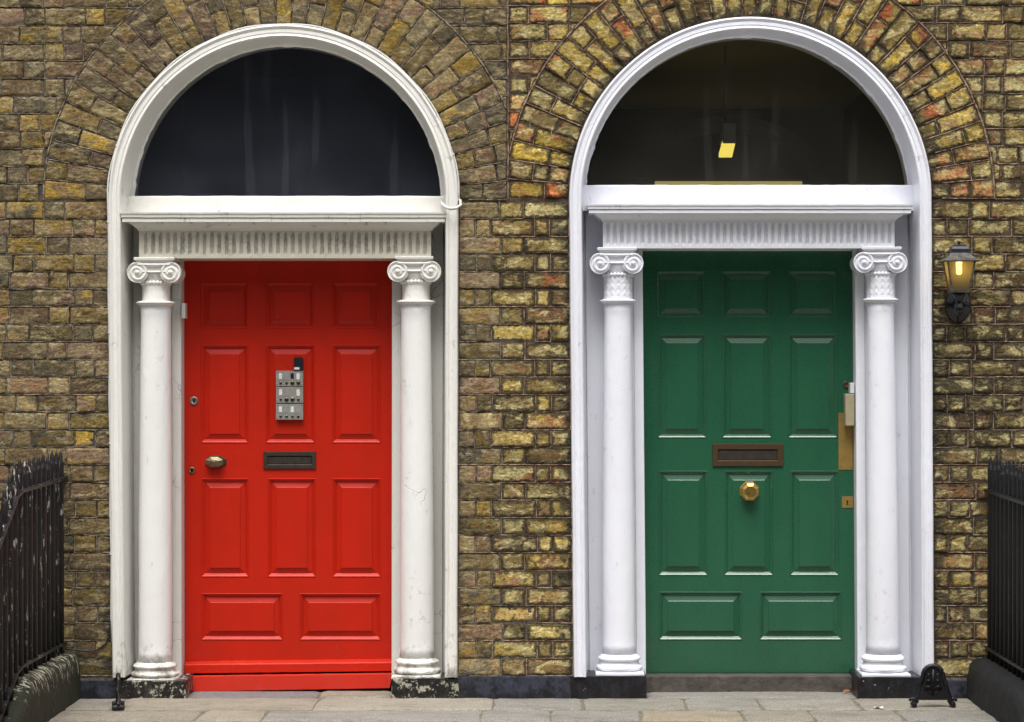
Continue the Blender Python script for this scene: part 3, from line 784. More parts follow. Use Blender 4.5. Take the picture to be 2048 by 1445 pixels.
def door(H, x0t, x0b, x1t, x1b, ytop, ybot, rows_, mat, yd=.315, depth=1.0):
    zt, zb = Z(ytop, yd), Z(ybot, yd)
    def L(px, py):                                # photo px -> world on the leaf
        return X(px, yd), Z(py, yd)
    mb = MB()
    ys = []
    cuts = [ybot]
    def xl(py): return x0t+(x0b-x0t)*(py-ytop)/(ybot-ytop)
    def xr(py): return x1t+(x1b-x1t)*(py-ytop)/(ybot-ytop)
    def strip(xa, xb, pa, pb):
        (a, za), (b, _), = L(xa(pa), pa), L(xb(pa), pa); (c, zc_), (d, _) = L(xa(pb), pb), L(xb(pb), pb)
        mb.quad((c, yd, zc_), (d, yd, zc_), (b, yd, za), (a, yd, za))
    prev = ytop
    for (p0, p1, pans) in rows_:
        strip(xl, xr, prev, p0)
        edges = [xl]
        for (q0, q1) in pans: edges += [lambda p, q=q0: q, lambda p, q=q1: q]
        edges += [xr]
        for i in range(0, len(edges), 2): strip(edges[i], edges[i+1], p0, p1)
        prev = p1
    strip(xl, xr, prev, ybot)
    # side and bottom returns
    (a, za), (b, _) = L(xl(ybot), ybot), L(xr(ybot), ybot)
    mb.quad((a, yd+.05, za), (b, yd+.05, za), (b, yd, za), (a, yd, za))
    leaf = mb.build('door', mat, H)
    for (p0, p1, pans) in rows_:
        for (q0, q1) in pans:
            m2 = MB(); xa, z1 = L(q0, p0); xb, z0 = L(q1, p1)
            u = 1/S
            prof = [(0, 0), (.7, -.0022), (1.7, -.0026), (2.3, -.0004), (4.5, .0034), (4.9, .0052), (7.6, .0110), (8.0, .0135), (8.6, .0135), (18.6, .0055), (18.9, .0010), (19.5, 0.0)]
            rr = []
            for o, y in prof:
                ov = o*u*depth; oh = o*u*.97*depth
                rr.append([(xa+oh, yd+y, z0+ov), (xb-oh, yd+y, z0+ov), (xb-oh, yd+y, z1-ov), (xa+oh, yd+y, z1-ov)])
            b_ = m2.grid(rr, 0, False, wrap=True); e = b_+(len(prof)-1)*4; m2.face([e, e+1, e+2, e+3])
            m2.build('door_panel', mat, leaf)
    return leaf

def hall(D, H, mats, ceil_z, yb, name='hallway'):
    mb = MB(); cx = X(D['cx']); x0, x1, y0 = cx-1.10, cx+1.10, .301; zf = .05
    mb.quad((x0, y0, zf), (x1, y0, zf), (x1, yb, zf), (x0, yb, zf), 0); mb.quad((x0, y0, ceil_z), (x0, yb, ceil_z), (x1, yb, ceil_z), (x1, y0, ceil_z), 1)
    mb.quad((x0, y0, zf), (x0, yb, zf), (x0, yb, ceil_z), (x0, y0, ceil_z), 0); mb.quad((x1, yb, zf), (x1, y0, zf), (x1, y0, ceil_z), (x1, yb, ceil_z), 0)
    mb.quad((x0, yb, zf), (x1, yb, zf), (x1, yb, ceil_z), (x0, yb, ceil_z), 0)
    return mb.build(name, mats, H)

# ---- red doorway
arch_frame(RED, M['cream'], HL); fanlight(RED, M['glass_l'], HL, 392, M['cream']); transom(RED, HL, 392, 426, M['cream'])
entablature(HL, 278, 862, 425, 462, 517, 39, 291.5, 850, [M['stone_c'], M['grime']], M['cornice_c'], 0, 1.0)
side_panels(RED, HL, 369, 370, 787, 786, 517, 1354, M['panel_c'])
column(HL, dict(cxt=312, cxb=310.5, ring=612, shaft_bot=1322, wt=59, wb=67, base_bot=1363, wbase=98, neck_top=566, wn=57, eye=545, vr=21, vx=66,
       cxcap=308, ab0=269, ab1=349, ab_top=516, ab_bot=526, leaf=False, wear=.004), M['cream_shaft'], M['cream'])
column(HL, dict(cxt=832, cxb=834.5, ring=610, shaft_bot=1314, wt=59, wb=68, base_bot=1357, wbase=98, neck_top=564, wn=57, eye=543, vr=21, vx=66,
       cxcap=828.5, ab0=791, ab1=866, ab_top=514, ab_bot=523, leaf=False, wear=.004), M['cream_shaft'], M['cream'])
rd = door(HL, 368, 370, 787, 786, 505, 1322, [
    (565, 658, [(401, 496), (531, 628), (664, 759)]), (690, 887, [(401, 497), (531, 630), (664, 762)]),
    (957, 1155, [(402, 498), (535, 632), (665, 762)]), (1187, 1281, [(402, 566), (599, 762)])], M['red'])
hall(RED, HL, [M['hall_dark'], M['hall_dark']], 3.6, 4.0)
# weather board and loose bottom plank
mb = MB(); yd = .315
z0, z1 = Z(1346, yd-.03), Z(1322, yd)
n = 40; a, b = X(369.5, yd-.02), X(786, yd-.02)
rows = []
for o, dz in ((0, 1), (-.028, .80), (-.034, .7), (-.036, 0)):
    rows.append([(a+(b-a)*i/n, yd+o, z0+(z1-z0)*dz+.012*i/n*(1 if dz < .9 else 1)-.002+.0015*noise.noise(Vector((i*.6, dz, 2)))) for i in range(n+1)])
rows.append([(p[0], yd+.02, p[2]) for p in rows[-1]])
mb.grid(rows, 0, False); mb.build('weather_board', M['red'], rd)
mb = MB(); rows = []; yp = .24
top0, top1, bo0, bo1 = Z(1353.5, yp), Z(1348, yp), Z(1384, yp), Z(1377, yp)
xa, xb, xa2, xb2 = X(380, yp), X(783.5, yp), X(388, yp), X(779, yp)
for f in (0, .03, .12, .9, .98, 1):
    rows.append([((xa2+(xa-xa2)*min(1, f*3))*(1-i/n)+(xb2+(xb-xb2)*min(1, f*2))*i/n, yp-(.004 if .02 < f < .99 else 0)+.001*noise.noise(Vector((i*.4, f*3, 5))),
                  (bo0+(top0-bo0)*f)*(1-i/n)+(bo1+(top1-bo1)*f)*i/n+.0012*noise.noise(Vector((i*.5, 3, 3)))) for i in range(n+1)])
back = [[(p[0], yp+.045, p[2]) for p in r] for r in rows[::-1]]
mb.grid(rows+back+[rows[0]], 0, False)
for i_ in (0, n):
    k = len(rows); mb.quad(rows[0][i_], (rows[0][i_][0], yp+.045, rows[0][i_][2]), (rows[-1][i_][0], yp+.045, rows[-1][i_][2]), rows[-1][i_])
mb.build('bottom_plank', M['red_plank'], rd)
mb = MB(); mb.box(X(366, .34), X(790, .34), .335, .40, -.02, Z(1315, .34)); mb.build('gap_shade', M['hole'], HL)  # black box paints the shade in the gaps around the bottom plank

# ---- green doorway
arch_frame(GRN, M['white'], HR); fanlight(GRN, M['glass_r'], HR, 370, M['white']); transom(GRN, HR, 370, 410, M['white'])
entablature(HR, 1206, 1789, 409, 443, 497, 42, 1216, 1779, [M['white_f'], M['flute_w']], M['white'], 0, 2.0)
side_panels(GRN, HR, 1283, 1290, 1704, 1709, 497, 1353, M['white'])
column(HR, dict(cxt=1236, cxb=1238.5, ring=608, shaft_bot=1306, wt=54, wb=67, base_bot=1352, wbase=97, neck_top=550, wn=57, eye=527, vr=21, vx=66,
       cxcap=1233, ab0=1195, ab1=1273, ab_top=496, ab_bot=506, leaf=True, wear=.0015), M['white'], M['white'])
column(HR, dict(cxt=1761, cxb=1766, ring=606, shaft_bot=1306, wt=53, wb=67, base_bot=1355, wbase=97, neck_top=548, wn=57, eye=525, vr=21, vx=66,
       cxcap=1761, ab0=1723, ab1=1802, ab_top=495, ab_bot=504, leaf=True, wear=.0015), M['white'], M['white'])
gd = door(HR, 1282, 1289, 1704, 1709.5, 490, 1346, [
    (542, 636, [(1313, 1411), (1443, 1543), (1575, 1674)]), (668, 877, [(1315, 1413), (1444, 1544), (1576, 1676)]),
    (942, 1152, [(1317, 1416), (1448, 1547), (1580, 1678)]), (1184, 1281, [(1318, 1485), (1519, 1684)])], M['green'])
mb = MB()
yy = .20
mb.box(X(1291, yy), X(1712, yy), yy, .42, -.03, Z(1353, yy)); mb.build('door_step', M['step'], HR, bevel=.004)
mb = MB(); mb.box(X(1280, .4), X(1715, .4), .37, .42, .0, Z(1330, .4)); mb.build('gap_shade', M['hole'], HR)  # black box paints the shade in the gap below the green door
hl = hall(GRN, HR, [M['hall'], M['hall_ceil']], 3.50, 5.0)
# lit inner fanlight seen at the end of the hall
def zi(py, y): return Z(py, y)
yb = 4.98
mb = MB(); c_ = X(1457, yb); r_ = (X(1605, yb)-X(1310, yb))/2; ztop = Z(363, yb)
mb.face([mb.add(p) for p in ((c_-r_, yb, ztop-.5), (c_+r_, yb, ztop-.5), (c_+r_, yb, ztop), (c_-r_, yb, ztop))])
o = mb.build('inner_light', M['inner'], HR)
mb = MB(); rows = []
for i in range(41):
    a = PI*i/40; rows.append([(c_+(r_+.16)*math.cos(a), yb-.01, ztop+.02+(r_-.08)*math.sin(a)), (c_+(r_+.10)*math.cos(a), yb-.05, ztop+.02+(r_-.14)*math.sin(a)), (c_+(r_+.04)*math.cos(a), yb-.01, ztop+.02+(r_-.2)*math.sin(a))])
mb.grid(rows, 0, True); mb.build('inner_arch', M['hall_ceil'], HR)

# hanging strip light in the green hall
y1, y2 = 1.5, 2.34
L1 = empty('ceiling_light', (X(1458, y1), (y1+y2)/2, 3.5), 'lit yellow strip light hanging in the hall behind the fanlight over the green door', 'ceiling light')
mb = MB(); xa, xb = X(1446, y1), X(1471, y1); za, zb_ = Z(286, y1), Z(248, y1)
mb.box(xa+.006, xb-.006, y1+.005, y1+.34, za+.02, zb_); mb.box(xa-.001, xb+.001, y1-.004, y1+.02, za-.002, zb_+.002); mb.build('housing', M['housing'], L1, bevel=.003)
mb = MB(); yq = 2.36; xq0, xq1 = X(1437.5, yq), X(1464, yq); i = [mb.add(p) for p in ((xa, y1+.022, za-.004), (xb, y1+.022, za-.004), (xq1, yq, za-.004), (xq0, yq, za-.004), (xa, y1+.022, za+.019), (xb, y1+.022, za+.019), (xq1, yq, za+.019), (xq0, yq, za+.019))]
for q in ((3, 2, 1, 0), (4, 5, 6, 7), (0, 1, 5, 4), (1, 2, 6, 5), (2, 3, 7, 6), (3, 0, 4, 7)): mb.face([i[k] for k in q])
mb.build('diffuser', M['tube'], L1)
mb = MB(); mb.tube([((xa+xb)/2, y1+.3, zb_), ((xa+xb)/2, y1+.3, 3.5)], .006); mb.build('rod', M['pewter'], L1)

# ---------------------------------------------------------------- plinth blocks (painted)
def block(name, H, x0, x1, py0, mat, y0=-.012, y1=.30, z0=-.02, wear=.004):
    mb = MB(); xa, xb = X(x0, y0), X(x1, y0); zt = Z(py0, y0)
    nx = max(6, int((xb-xa)/.02)); ny = 8; nz = 5; rows = []
    def w(x, y, z): return wear*noise.noise(Vector((x*16, y*16, z*16)))
    path = [(xa, y1-(y1-y0)*i/ny) for i in range(ny)]+[(xa+(xb-xa)*i/nx, y0) for i in range(nx)]+[(xb, y0+(y1-y0)*i/ny) for i in range(ny+1)]
    for j in range(nz+1):
        z = z0+(zt-z0)*j/nz; rows.append([(x+w(x, y, z)*(1 if 0 < i < len(path)-1 else 0), y+w(y+3, x, z), z+w(x, z, y+8)) for i, (x, y) in enumerate(path)])
    rows.append([(max(xa+.008, min(xb-.008, p[0])), max(y0+.008, p[1]), p[2]+.002) for p in rows[-1]])
    b = mb.grid(rows, 0, False); k = len(path); e = b+(nz+1)*k; mb.face([e+i for i in range(k)])
    return mb.build(name, mat, H, bevel=.002)
block('plinth_block', HL, 236, 371, 1363, M['black_l']); block('plinth_block', HL, 783, 917, 1358, M['black_l'])
block('plinth_block', HR, 1141, 1293, 1353, M['black'], wear=.002); block('plinth_block', HR, 1715, 1868, 1355, M['black'], wear=.002)
block('wall_base', HL, 919, 1139, 1354, M['slate'], y0=-.008, y1=.02, wear=.003)
block('wall_base', HL, 120, 234, 1362, M['slate'], y0=-.006, y1=.02, wear=.003); block('wall_base', HR, 1870, 1940, 1362, M['slate'], y0=-.006, y1=.02, wear=.003)

# ---------------------------------------------------------------- door furniture
def oct_knob(parent, px, py, r, yd, sx, sz, mats, name='knob'):
    mb = MB(); x, z = X(px, yd), Z(py, yd); r /= S
    mb.disc_y([(r*1.02, yd), (r*1.02, yd-.004), (r*.96, yd-.007)], x, z, 8, 1, False, sx, sz, PI/8)
    mb.disc_y([(r*.5, yd-.005), (r*.45, yd-.025), (r*.88, yd-.032), (r*.93, yd-.042), (r*.86, yd-.050), (r*.60, yd-.060), (r*.56, yd-.0605)] if sx == 1 else
              [(r*.6, yd-.005), (r*.6, yd-.02), (r*.86, yd-.026), (r*.86, yd-.034), (r*.40, yd-.047), (r*.05, yd-.050)], x-(0.004 if sx != 1 else 0), z, 8, 0, False, sx, sz, PI/8)
    return mb.build(name, mats, parent, bevel=.0012)
yd = .315
oct_knob(rd, 431.5, 924, 15.5, yd, 1.5, .86, [M['brass_old'], M['bronze_dark']])
oct_knob(gd, 1499, 983, 21, yd, 1, 1, [M['brass'], M['brass_dull']])
def letterbox(parent, x0, x1, p0, p1, mat, inner, fr):
    mb = MB(); a, b, zt, zb = X(x0, yd), X(x1, yd), Z(p0, yd), Z(p1, yd); f = fr/S
    rr = []
    for o, y in ((0, .0), (0, -.007), (.0015, -.009), (f-.003, -.009), (f, -.006), (f, -.001), (f+.002, -.0008)):
        rr.append([(a+o, yd+y, zb+o), (b-o, yd+y, zb+o), (b-o, yd+y, zt-o), (a+o, yd+y, zt-o)])
    mb.grid(rr, 0, False, wrap=True)
    lb = mb.build('letterbox', mat, parent)
    mb = MB(); g = f+.0025; mb.box(a+g, b-g, yd-.004, yd+.002, zb+g, zt-g-.004); mb.quad((a+f, yd-.0006, zb+f), (b-f, yd-.0006, zb+f), (b-f, yd-.0006, zt-f), (a+f, yd-.0006, zt-f), 1)
    mb.build('letterbox_flap', [inner, M['hole']], parent, bevel=.001)
letterbox(rd, 527, 632, 904, 938, M['bronze_dark'], M['bronze_dark'], 9)
letterbox(gd, 1425, 1566, 888, 933, M['bronze'], M['bronze_dark'], 12)
def round_lock(parent, px, py, r, mats, hole_r, name='lock'):
    mb = MB(); x, z = X(px, yd), Z(py, yd); r /= S
    mb.disc_y([(r, yd), (r, yd-.004), (r*.9, yd-.007), (r*.55, yd-.007), (r*.5, yd-.005), (r*.1, yd-.005)], x, z, 24, 0)
    mb.box(x-r*hole_r*.35, x+r*hole_r*.35, yd-.0075, yd-.0045, z-r*hole_r, z+r*hole_r*.6, 1)
    mb.build(name, mats, parent)
round_lock(rd, 388, 802, 9.0, [M['pewter'], M['hole']], .5); round_lock(rd, 384, 941, 6.8, [M['brass_old'], M['hole']], .7, 'keyhole_cover')
round_lock(gd, 1692.5, 769.5, 7.2, [M['bronze'], M['bronze']], .3)
# bell panel of three plates on the red door
def bells(parent):
    x0, x1 = 553, 607
    yb_ = yd
    for pi, (p0, p1) in enumerate(((742, 772.5), (774, 806), (808, 839.5))):
        mb = MB(); a, b, zt, zb = X(x0+(.3 if pi == 1 else 0), yb_), X(x1, yb_), Z(p0, yb_), Z(p1, yb_)
        mb.box(a, b, yd-.024, yd+.006, zb, zt); w_ = b-a; h_ = zt-zb; yf = yd-.0242
        for i in range(4):
            cx = a+w_*(.175+.217*i)
            cards = [['label', 'label_g', 'grimeslot', 'label'], ['label', 'label_g', None, 'label_y'], ['label', 'label_g', 'label', 'label_g']][pi][i]
            idx = {'label': 1, 'label_y': 2, 'label_g': 3, 'grimeslot': 4, None: 0}[cards]
            if cards:
                mb.box(cx-.0135, cx+.0135, yf-.0008, yf+.001, zt-h_*.62, zt-h_*.10, 3)
                mb.box(cx-.009, cx+.007, yf-.0016, yf+.001, zt-h_*(.57 if i % 2 else .52), zt-h_*.16, idx)
            r = .0085 if (pi, i) in ((0, 2), (0, 3), (1, 1), (1, 2)) else .0055
            zc_ = zb+h_*.2
            mb.disc_y([(r*1.35, yf+.001), (r*1.35, yf-.0015), (r*1.0, yf-.002)], cx, zc_, 14, 5)
            mb.disc_y([(r, yf-.0015), (r*.9, yf-.005), (r*.4, yf-.006)], cx, zc_, 14, 4)
        for sx_ in (.05, .95):
            for sz_ in (.1, .9): mb.disc_y([(.0022, yf+.001), (.002, yf-.001)], a+w_*sx_, zb+h_*sz_, 8, 4)
        mb.build('bell_plate', [M['steel'], M['label'], M['label_y'], M['label_g'], M['dark'], M['brass_old']], parent)
    mb = MB(); zb, zt = Z(742, yd), Z(715, yd); a, b = X(588.5, yd), X(606.5, yd); n = 12
    prof = [(b, zb), (b, zt-.012)]+[(b-.008+.008*math.cos(PI/2*i/5), zt-.012+.012*math.sin(PI/2*i/5)) for i in range(1, 6)]+[(a+.008-.008*math.sin(PI/2*i/5), zt-.012+.012*math.cos(PI/2*i/5)) for i in range(6)]+[(a, zb)]
    rows = [[(x, yd+.01, z) for x, z in prof], [(x, yd-.022, z) for x, z in prof], [(x+(.002 if x < (a+b)/2 else -.002), yd-.026, z-.001) for x, z in prof]]
    bb = mb.grid(rows, 0, False); e = bb+2*len(prof); mb.face([e+i for i in range(len(prof))])
    k = mb.build('key_safe', [M['dark']], parent)
    mb = MB(); mb.box(a+.002, a+.029, yd-.0275, yd-.0255, zb+.006, zb+.018); mb.build('sticker', M['label'], parent)
bells(rd)
mb = MB(); y_ = .20; mb.box(X(364, y_), X(371, y_), .18, .26, Z(637, y_), Z(607, y_)); mb.build('hinge_box', M['cable'], HL, bevel=.002)
# green door ironmongery at the latch side
mb = MB(); mb.box(X(1677, yd), X(1705.5, yd), yd-.003, yd+.001, Z(940, yd), Z(826, yd))
for px, py in ((1680, 936), (1702, 936), (1680, 830)): mb.disc_y([(.003, yd-.003), (.0028, yd-.0042)], X(px, yd), Z(py, yd), 8, 1)
mb.build('push_plate', [M['brass_dull'], M['bronze']], gd)
mb = MB(); y_ = .26; mb.box(X(1690, y_), X(1708, y_), .235, .31, Z(852, y_), Z(788, y_), top=(-.002, 0, 0, 0)); mb.build('latch_box', M['beige'], HR, bevel=.003)
mb = MB(); mb.box(X(1699.5, y_), X(1708, y_), .24, .312, Z(787, y_), Z(766, y_)); mb.build('latch_cover', M['cable'], HR, bevel=.002)
mb = MB(); mb.box(X(1684, yd), X(1706, yd), yd-.003, yd+.001, Z(1016, yd), Z(993, yd)); kx, kz = X(1694.5, yd), Z(1003, yd)
mb.disc_y([(.0055, yd-.0025), (.0054, yd-.0036)], kx, kz, 12, 1); mb.box(kx-.003, kx+.003, yd-.0036, yd-.001, kz-.02, kz, 1); mb.build('keyhole_plate', [M['brass_dull'], M['hole']], gd)

# ---------------------------------------------------------------- lamp on the wall
def lantern():
    yl = -.13; cx = X(1918, yl); z = lambda py: Z(py, yl)
    E = empty('wall_lantern', (cx, 0, z(640)), 'lit yellow wall lantern with a grey roof beside the green doorway', 'lantern')
    q = math.sqrt(2); A = PI/4
    def sq(prof, m=0, mb=None, caps=True): mb.lathe([(zz, r*q) for zz, r in prof], cx, yl, 4, m, False, ang0=A, caps=caps)
    u = 1/S; rt, rb = 28.5*u, 18.5*u; zt, zb = z(523), z(583)
    mb = MB()
    for sx in (-1, 1):
        for sy in (-1, 1):
            c0 = Vector((cx+sx*rb, yl+sy*rb, zb)); c1 = Vector((cx+sx*rt, yl+sy*rt, zt)); w_ = .0085
            i = []
            for c in (c0, c1):
                i += [mb.add(c), mb.add(c+Vector((-sx*w_, 0, 0))), mb.add(c+Vector((-sx*w_, -sy*w_, 0))), mb.add(c+Vector((0, -sy*w_, 0)))]
            for k in range(4): mb.face((i[k], i[(k+1) % 4], i[4+(k+1) % 4], i[4+k]))
    sq([(zb-.008, rb+.001), (zb+.006, rb+.003)], 0, mb)
    for k in range(4):   # top rails
        a0 = A+k*PI/2; a1 = a0+PI/2; p = [Vector((cx+rt*q*math.cos(a), yl+rt*q*math.sin(a), zt)) for a in (a0, a1)]
        mb.tube([p[0], p[1]], .004, 6)
    mb.build('frame', M['lampmetal'], E, bevel=.001)
    mb = MB(); sq([(zb+.004, rb-.005), (zt, rt-.005)], 0, mb, caps=False); mb.build('glass_pane', M['lampglass'], E)
    mb = MB(); prof = [(zt-.004, 35*u), (zt+.001, 36*u), (zt+.005, 34.5*u), (z(518), 28*u), (z(513), 22.5*u), (z(507), 19.5*u)]
    sq(prof, 0, mb); mb.build('roof', M['lampmetal'], E, bevel=.001)
    mb = MB(); sq([(z(508), 18.8*u), (z(499), 18*u), (z(494), 15.5*u), (z(491), 11.5*u), (z(490), 5*u)], 0, mb)
    mb.lathe([(z(491), .006), (z(489), .008), (z(488), .004), (z(487), .008), (z(485), .0095), (z(483), .007), (z(481.5), .001)], cx, yl, 16); mb.build('cap', M['navy'], E, bevel=.002)
    mb = MB(); mb.lathe([(z(550), .003), (z(548), .013), (z(528), .015), (z(522), .014)], cx, yl, 20); mb.build('bulb', M['bulb'], E)
    mb = MB()
    mb.lathe([(zb-.008, .030), (z(590), .034), (z(598), .020), (z(606), .016), (z(612), .021), (z(620), .026), (z(628), .020), (z(632), .006)], cx, yl, 28)
    mb.tube([(cx, yl, z(612)), (cx, yl+.04, z(614)), (cx, yl+.08, z(612)), (cx, -.02, z(606))], [.018, .015, .014, .018], 14)
    mb.build('bracket', M['gloss_black'], E)
    mb = MB(); xc, zc_ = X(1917, -.02), Z(611, -.02)
    mb.disc_y([(.080, .012), (.082, -.008), (.076, -.016), (.050, -.020), (.046, -.026), (.01, -.028)], xc, zc_, 36, 0, True, .80, 1.08)
    for sx in (-1, 1): mb.disc_y([(.004, -.018), (.0035, -.022)], xc+sx*.046, zc_+.02, 8, 1)
    mb.build('backplate', [M['gloss_black'], M['pewter']], E)
lantern()

# ---------------------------------------------------------------- cables
mb = MB(); D = RED; cx, cz, r = X(D['cx']), Z(D['cy']), (D['R']+1.5)/S
pts = []
for i in range(20):
    zz = Z(1285)+(cz-Z(1285))*i/20; pts.append((edge_l(D, zz)-.003-.002*math.sin(i*1.3), -.012, zz))
for i in range(61):
    a = PI-PI*i/60; pts.append((cx+(r+.003*math.sin(i*.8))*math.cos(a), -.014, cz+(r+.003*math.sin(i*.8))*math.sin(a)))
e = pts[-1]; pts += [(X(921), -.02, Z(402)), (X(922), -.05, Z(412)), (X(914), -.075, Z(419)), (X(902), -.08, Z(420.5)), (X(891), -.06, Z(416)), (X(884, .0), -.0, Z(408)), (X(882, .1), .1, Z(403, .1)), (X(884, .125), .13, Z(400, .12))]
mb.tube(pts, [.0042]*(len(pts)-8)+[.0075]*8, 8)
cb = mb.build('cable', M['cable']); tag(cb, 'thin white cable clipped round the cream arch over the red door', 'cable')
for k in (4, 9, 14, 19, 26, 33, 40, 47, 54, 61, 68, 75, 80):
    mb = MB(); p = pts[k]; mb.box(p[0]-.006, p[0]+.006, -.020, .004, p[2]-.004, p[2]+.004); mb.build('clip', M['cable'], cb, bevel=.001)
mb = MB(); p2 = [(X(133), -.03, Z(1296)), (X(150), -.02, Z(1299)), (X(175), -.014, Z(1302)), (X(196), -.012, Z(1300)), (X(212), -.012, Z(1288)), (X(221), -.012, Z(1270)), (X(222.5), -.012, Z(1240))]
q2 = []
for i in range(len(p2)-1):
    for k in range(4): q2.append(tuple(Vector(p2[i]).lerp(Vector(p2[i+1]), k/4)))
mb.tube(q2+[p2[-1]], .0045, 8); tag(mb.build('cable', M['cable_b']), 'short black cable drooping along the bricks beside the left railing', 'cable')

# ---------------------------------------------------------------- railings and their stone kerbs
def ground_drop(t): return 0 if t < 1.08 else -min(.30, (t-1.08)*.42)
def railing(xp, mat, sgn, label, z_rail, z_low, tip):
    E = empty('iron_railing', (xp, -.06, .2), label, 'railing', 'iron railings beside the steps')
    mb = MB()
    rs = []
    for i in range(25):
        t = -.04+2.3*i/24; rs.append((t, z_rail-.015*t+ground_drop(t)*1.25))
    for zz, (hw, hh) in ((0, (.021, .0075)),):
        rows = [[(xp-hw, -t, z-hh), (xp+hw, -t, z-hh), (xp+hw, -t, z+hh), (xp, -t, z+hh+.003), (xp-hw, -t, z+hh)] for t, z in rs]
        b = mb.grid(rows, 0, False, wrap=True); mb.face([b+i for i in range(5)]); mb.build('top_rail', mat, E)
    mb = MB(); rows = [[(xp-.018, -t, z_low-.006+ground_drop(t)*1.1), (xp+.018, -t, z_low-.006+ground_drop(t)*1.1), (xp+.018, -t, z_low+.008+ground_drop(t)*1.1), (xp-.018, -t, z_low+.008+ground_drop(t)*1.1)] for t, z in rs]
    b = mb.grid(rows, 0, False, wrap=True); mb.face([b, b+1, b+2, b+3]); mb.build('bottom_rail', mat, E)
    mb = MB(); y0 = -.075; hz = tip-.0
    mb.lathe([(z_low-.05, .0180), (tip-.085, .0160), (tip-.08, .016), (tip-.070, .0165), (tip-.060, .0115), (tip-.045, .012), (tip-.02, .006), (tip, .001)], xp, y0, 10)
    bar = mb.build('bar', mat, E)
    rg = random.Random(5)
    for k in range(1, 20):
        c = bar.copy(); COL.objects.link(c); c.parent = E; t = .075+k*.104
        c.location = (0, -(k*.104), ground_drop(t)*1.25+rg.uniform(-.012, .012)-.012*t); c.rotation_euler = (rg.uniform(-.01, .01), 0, 0)
        c.rotation_euler = (0, 0, rg.uniform(0, 3))
        c.location = (0, -(k*.104), c.location[2])
        c.rotation_euler = (0, 0, 0)
railing(X(127), M['iron_l'], 1, 'rusty black iron railing with white flaking paint, left of the red door', 1.095, .275, 1.243)
railing(X(1976), M['iron_r'], -1, 'plain black iron railing at the right edge, beyond the green door', 1.035, .25, 1.215)
def kerb(xa, xb, zt, mat, label, sgn):
    mb = MB(); rows = []; n = 50
    for i in range(n+1):
        t = 2.2*i/n; d = ground_drop(t)*1.25
        w_ = lambda k: .006*noise.noise(Vector((t*9, k*3.1, xa)))
        x0, x1 = (xa, xb)
        pf = [(x1+.01, -.45), (x1+.01+w_(1), -.02), (x1+.003+w_(2), zt*.5), (x1-.004+w_(3), zt-.06), (x1-.014+w_(4), zt-.03), (x1-.040+w_(5), zt-.014), (x1-.075, zt-.004+w_(6)), ((x0+x1)/2, zt+w_(7)*.6), (x0+.07, zt-.008), (x0+.01, zt-.05), (x0, -.45)]
        if sgn < 0: pf = [(x0+x1-x, z) for x, z in pf]
        rows.append([(x, -t+(0.0 if i else .0), z+(d if z > -.3 else 0)) for x, z in pf])
    b = mb.grid(rows, 0, True, wrap=True); e = b+n*11; mb.face([e+i for i in range(11)])
    tag(mb.build('stone_kerb', mat), label, 'kerb', 'stone kerbs under the railings')
kerb(X(160)-.34, X(160), .235, M['kerb_l'], 'mossy stone kerb streaked white, under the rusty left railing', 1)
kerb(X(1936), X(1936)+.34, .205, M['kerb_r'], 'black painted stone kerb under the right railing', -1)

# ---------------------------------------------------------------- boot scrapers
def scraper(loc, rot, w_, h_, label):
    E = empty('boot_scraper', (0, 0, 0), label, 'boot scraper', 'cast iron boot scrapers beside the doors')
    mb = MB(); n = 24; pts = [(-w_*.50, 0, .012), (-w_*.44, 0, .03), (-w_*.36, 0, h_*.35), (-w_*.28, 0, h_*.62)]
    pts += [(-w_*.24*math.cos(PI*i/14), 0, h_*.76+h_*.22*math.sin(PI*i/14)) for i in range(15)]
    pts += [(w_*.28, 0, h_*.62), (w_*.36, 0, h_*.35), (w_*.44, 0, .03), (w_*.50, 0, .012)]
    mb.tube(pts, [.012]*4+[.0115]*15+[.012]*4, 10); mb.build('hoop', M['iron_r'], E)
    mb = MB()
    for s_ in (-1, 1):
        mb.tube([(s_*w_*.47, -.03, .012), (s_*w_*.47, 0, .016), (s_*w_*.47, .03, .012)], [.012, .016, .012], 10)
        mb.tube([(s_*w_*.47+s_*.02*math.cos(a*.8), 0, .03+.012*math.sin(a*.8)) for a in range(6)], .008, 8)
    mb.box(-w_*.36, w_*.36, -.006, .006, .035, .075); mb.build('foot', M['iron_r'], E, bevel=.002)
    mb = MB(); pl = [p for p in pts if p[2] > .035]
    for y in (-.003, .003): mb.face([mb.add((p[0]*.93, y, p[2]-.004)) for p in pl])
    mb.build('plate', M['iron_r'], E)
    mb = MB()
    for s_ in (-1, 1):
        for k, zz in enumerate((.085, .115, .145)):
            mb.tube([(0, -.005, zz-.025), (s_*.018, -.007, zz-.012), (s_*(.040-k*.006), -.007, zz+.008), (s_*.026, -.007, zz+.018), (s_*.014, -.006, zz+.008)], .0055, 7)
    mb.tube([(0, -.006, .07), (0, -.006, h_*.9)], .006, 8); mb.build('ornament', M['iron_r'], E)
    E.location = loc; E.rotation_euler = (0, 0, rot)
scraper((X(1866, -.36)+0.0, -.36, 0), 0, .20, .205, 'black arched boot scraper right of the green doorway, facing out')
scraper((X(232, -.46), -.40, 0), R_(100), .17, .165, 'rusty black boot scraper seen edge on, left of the red doorway')

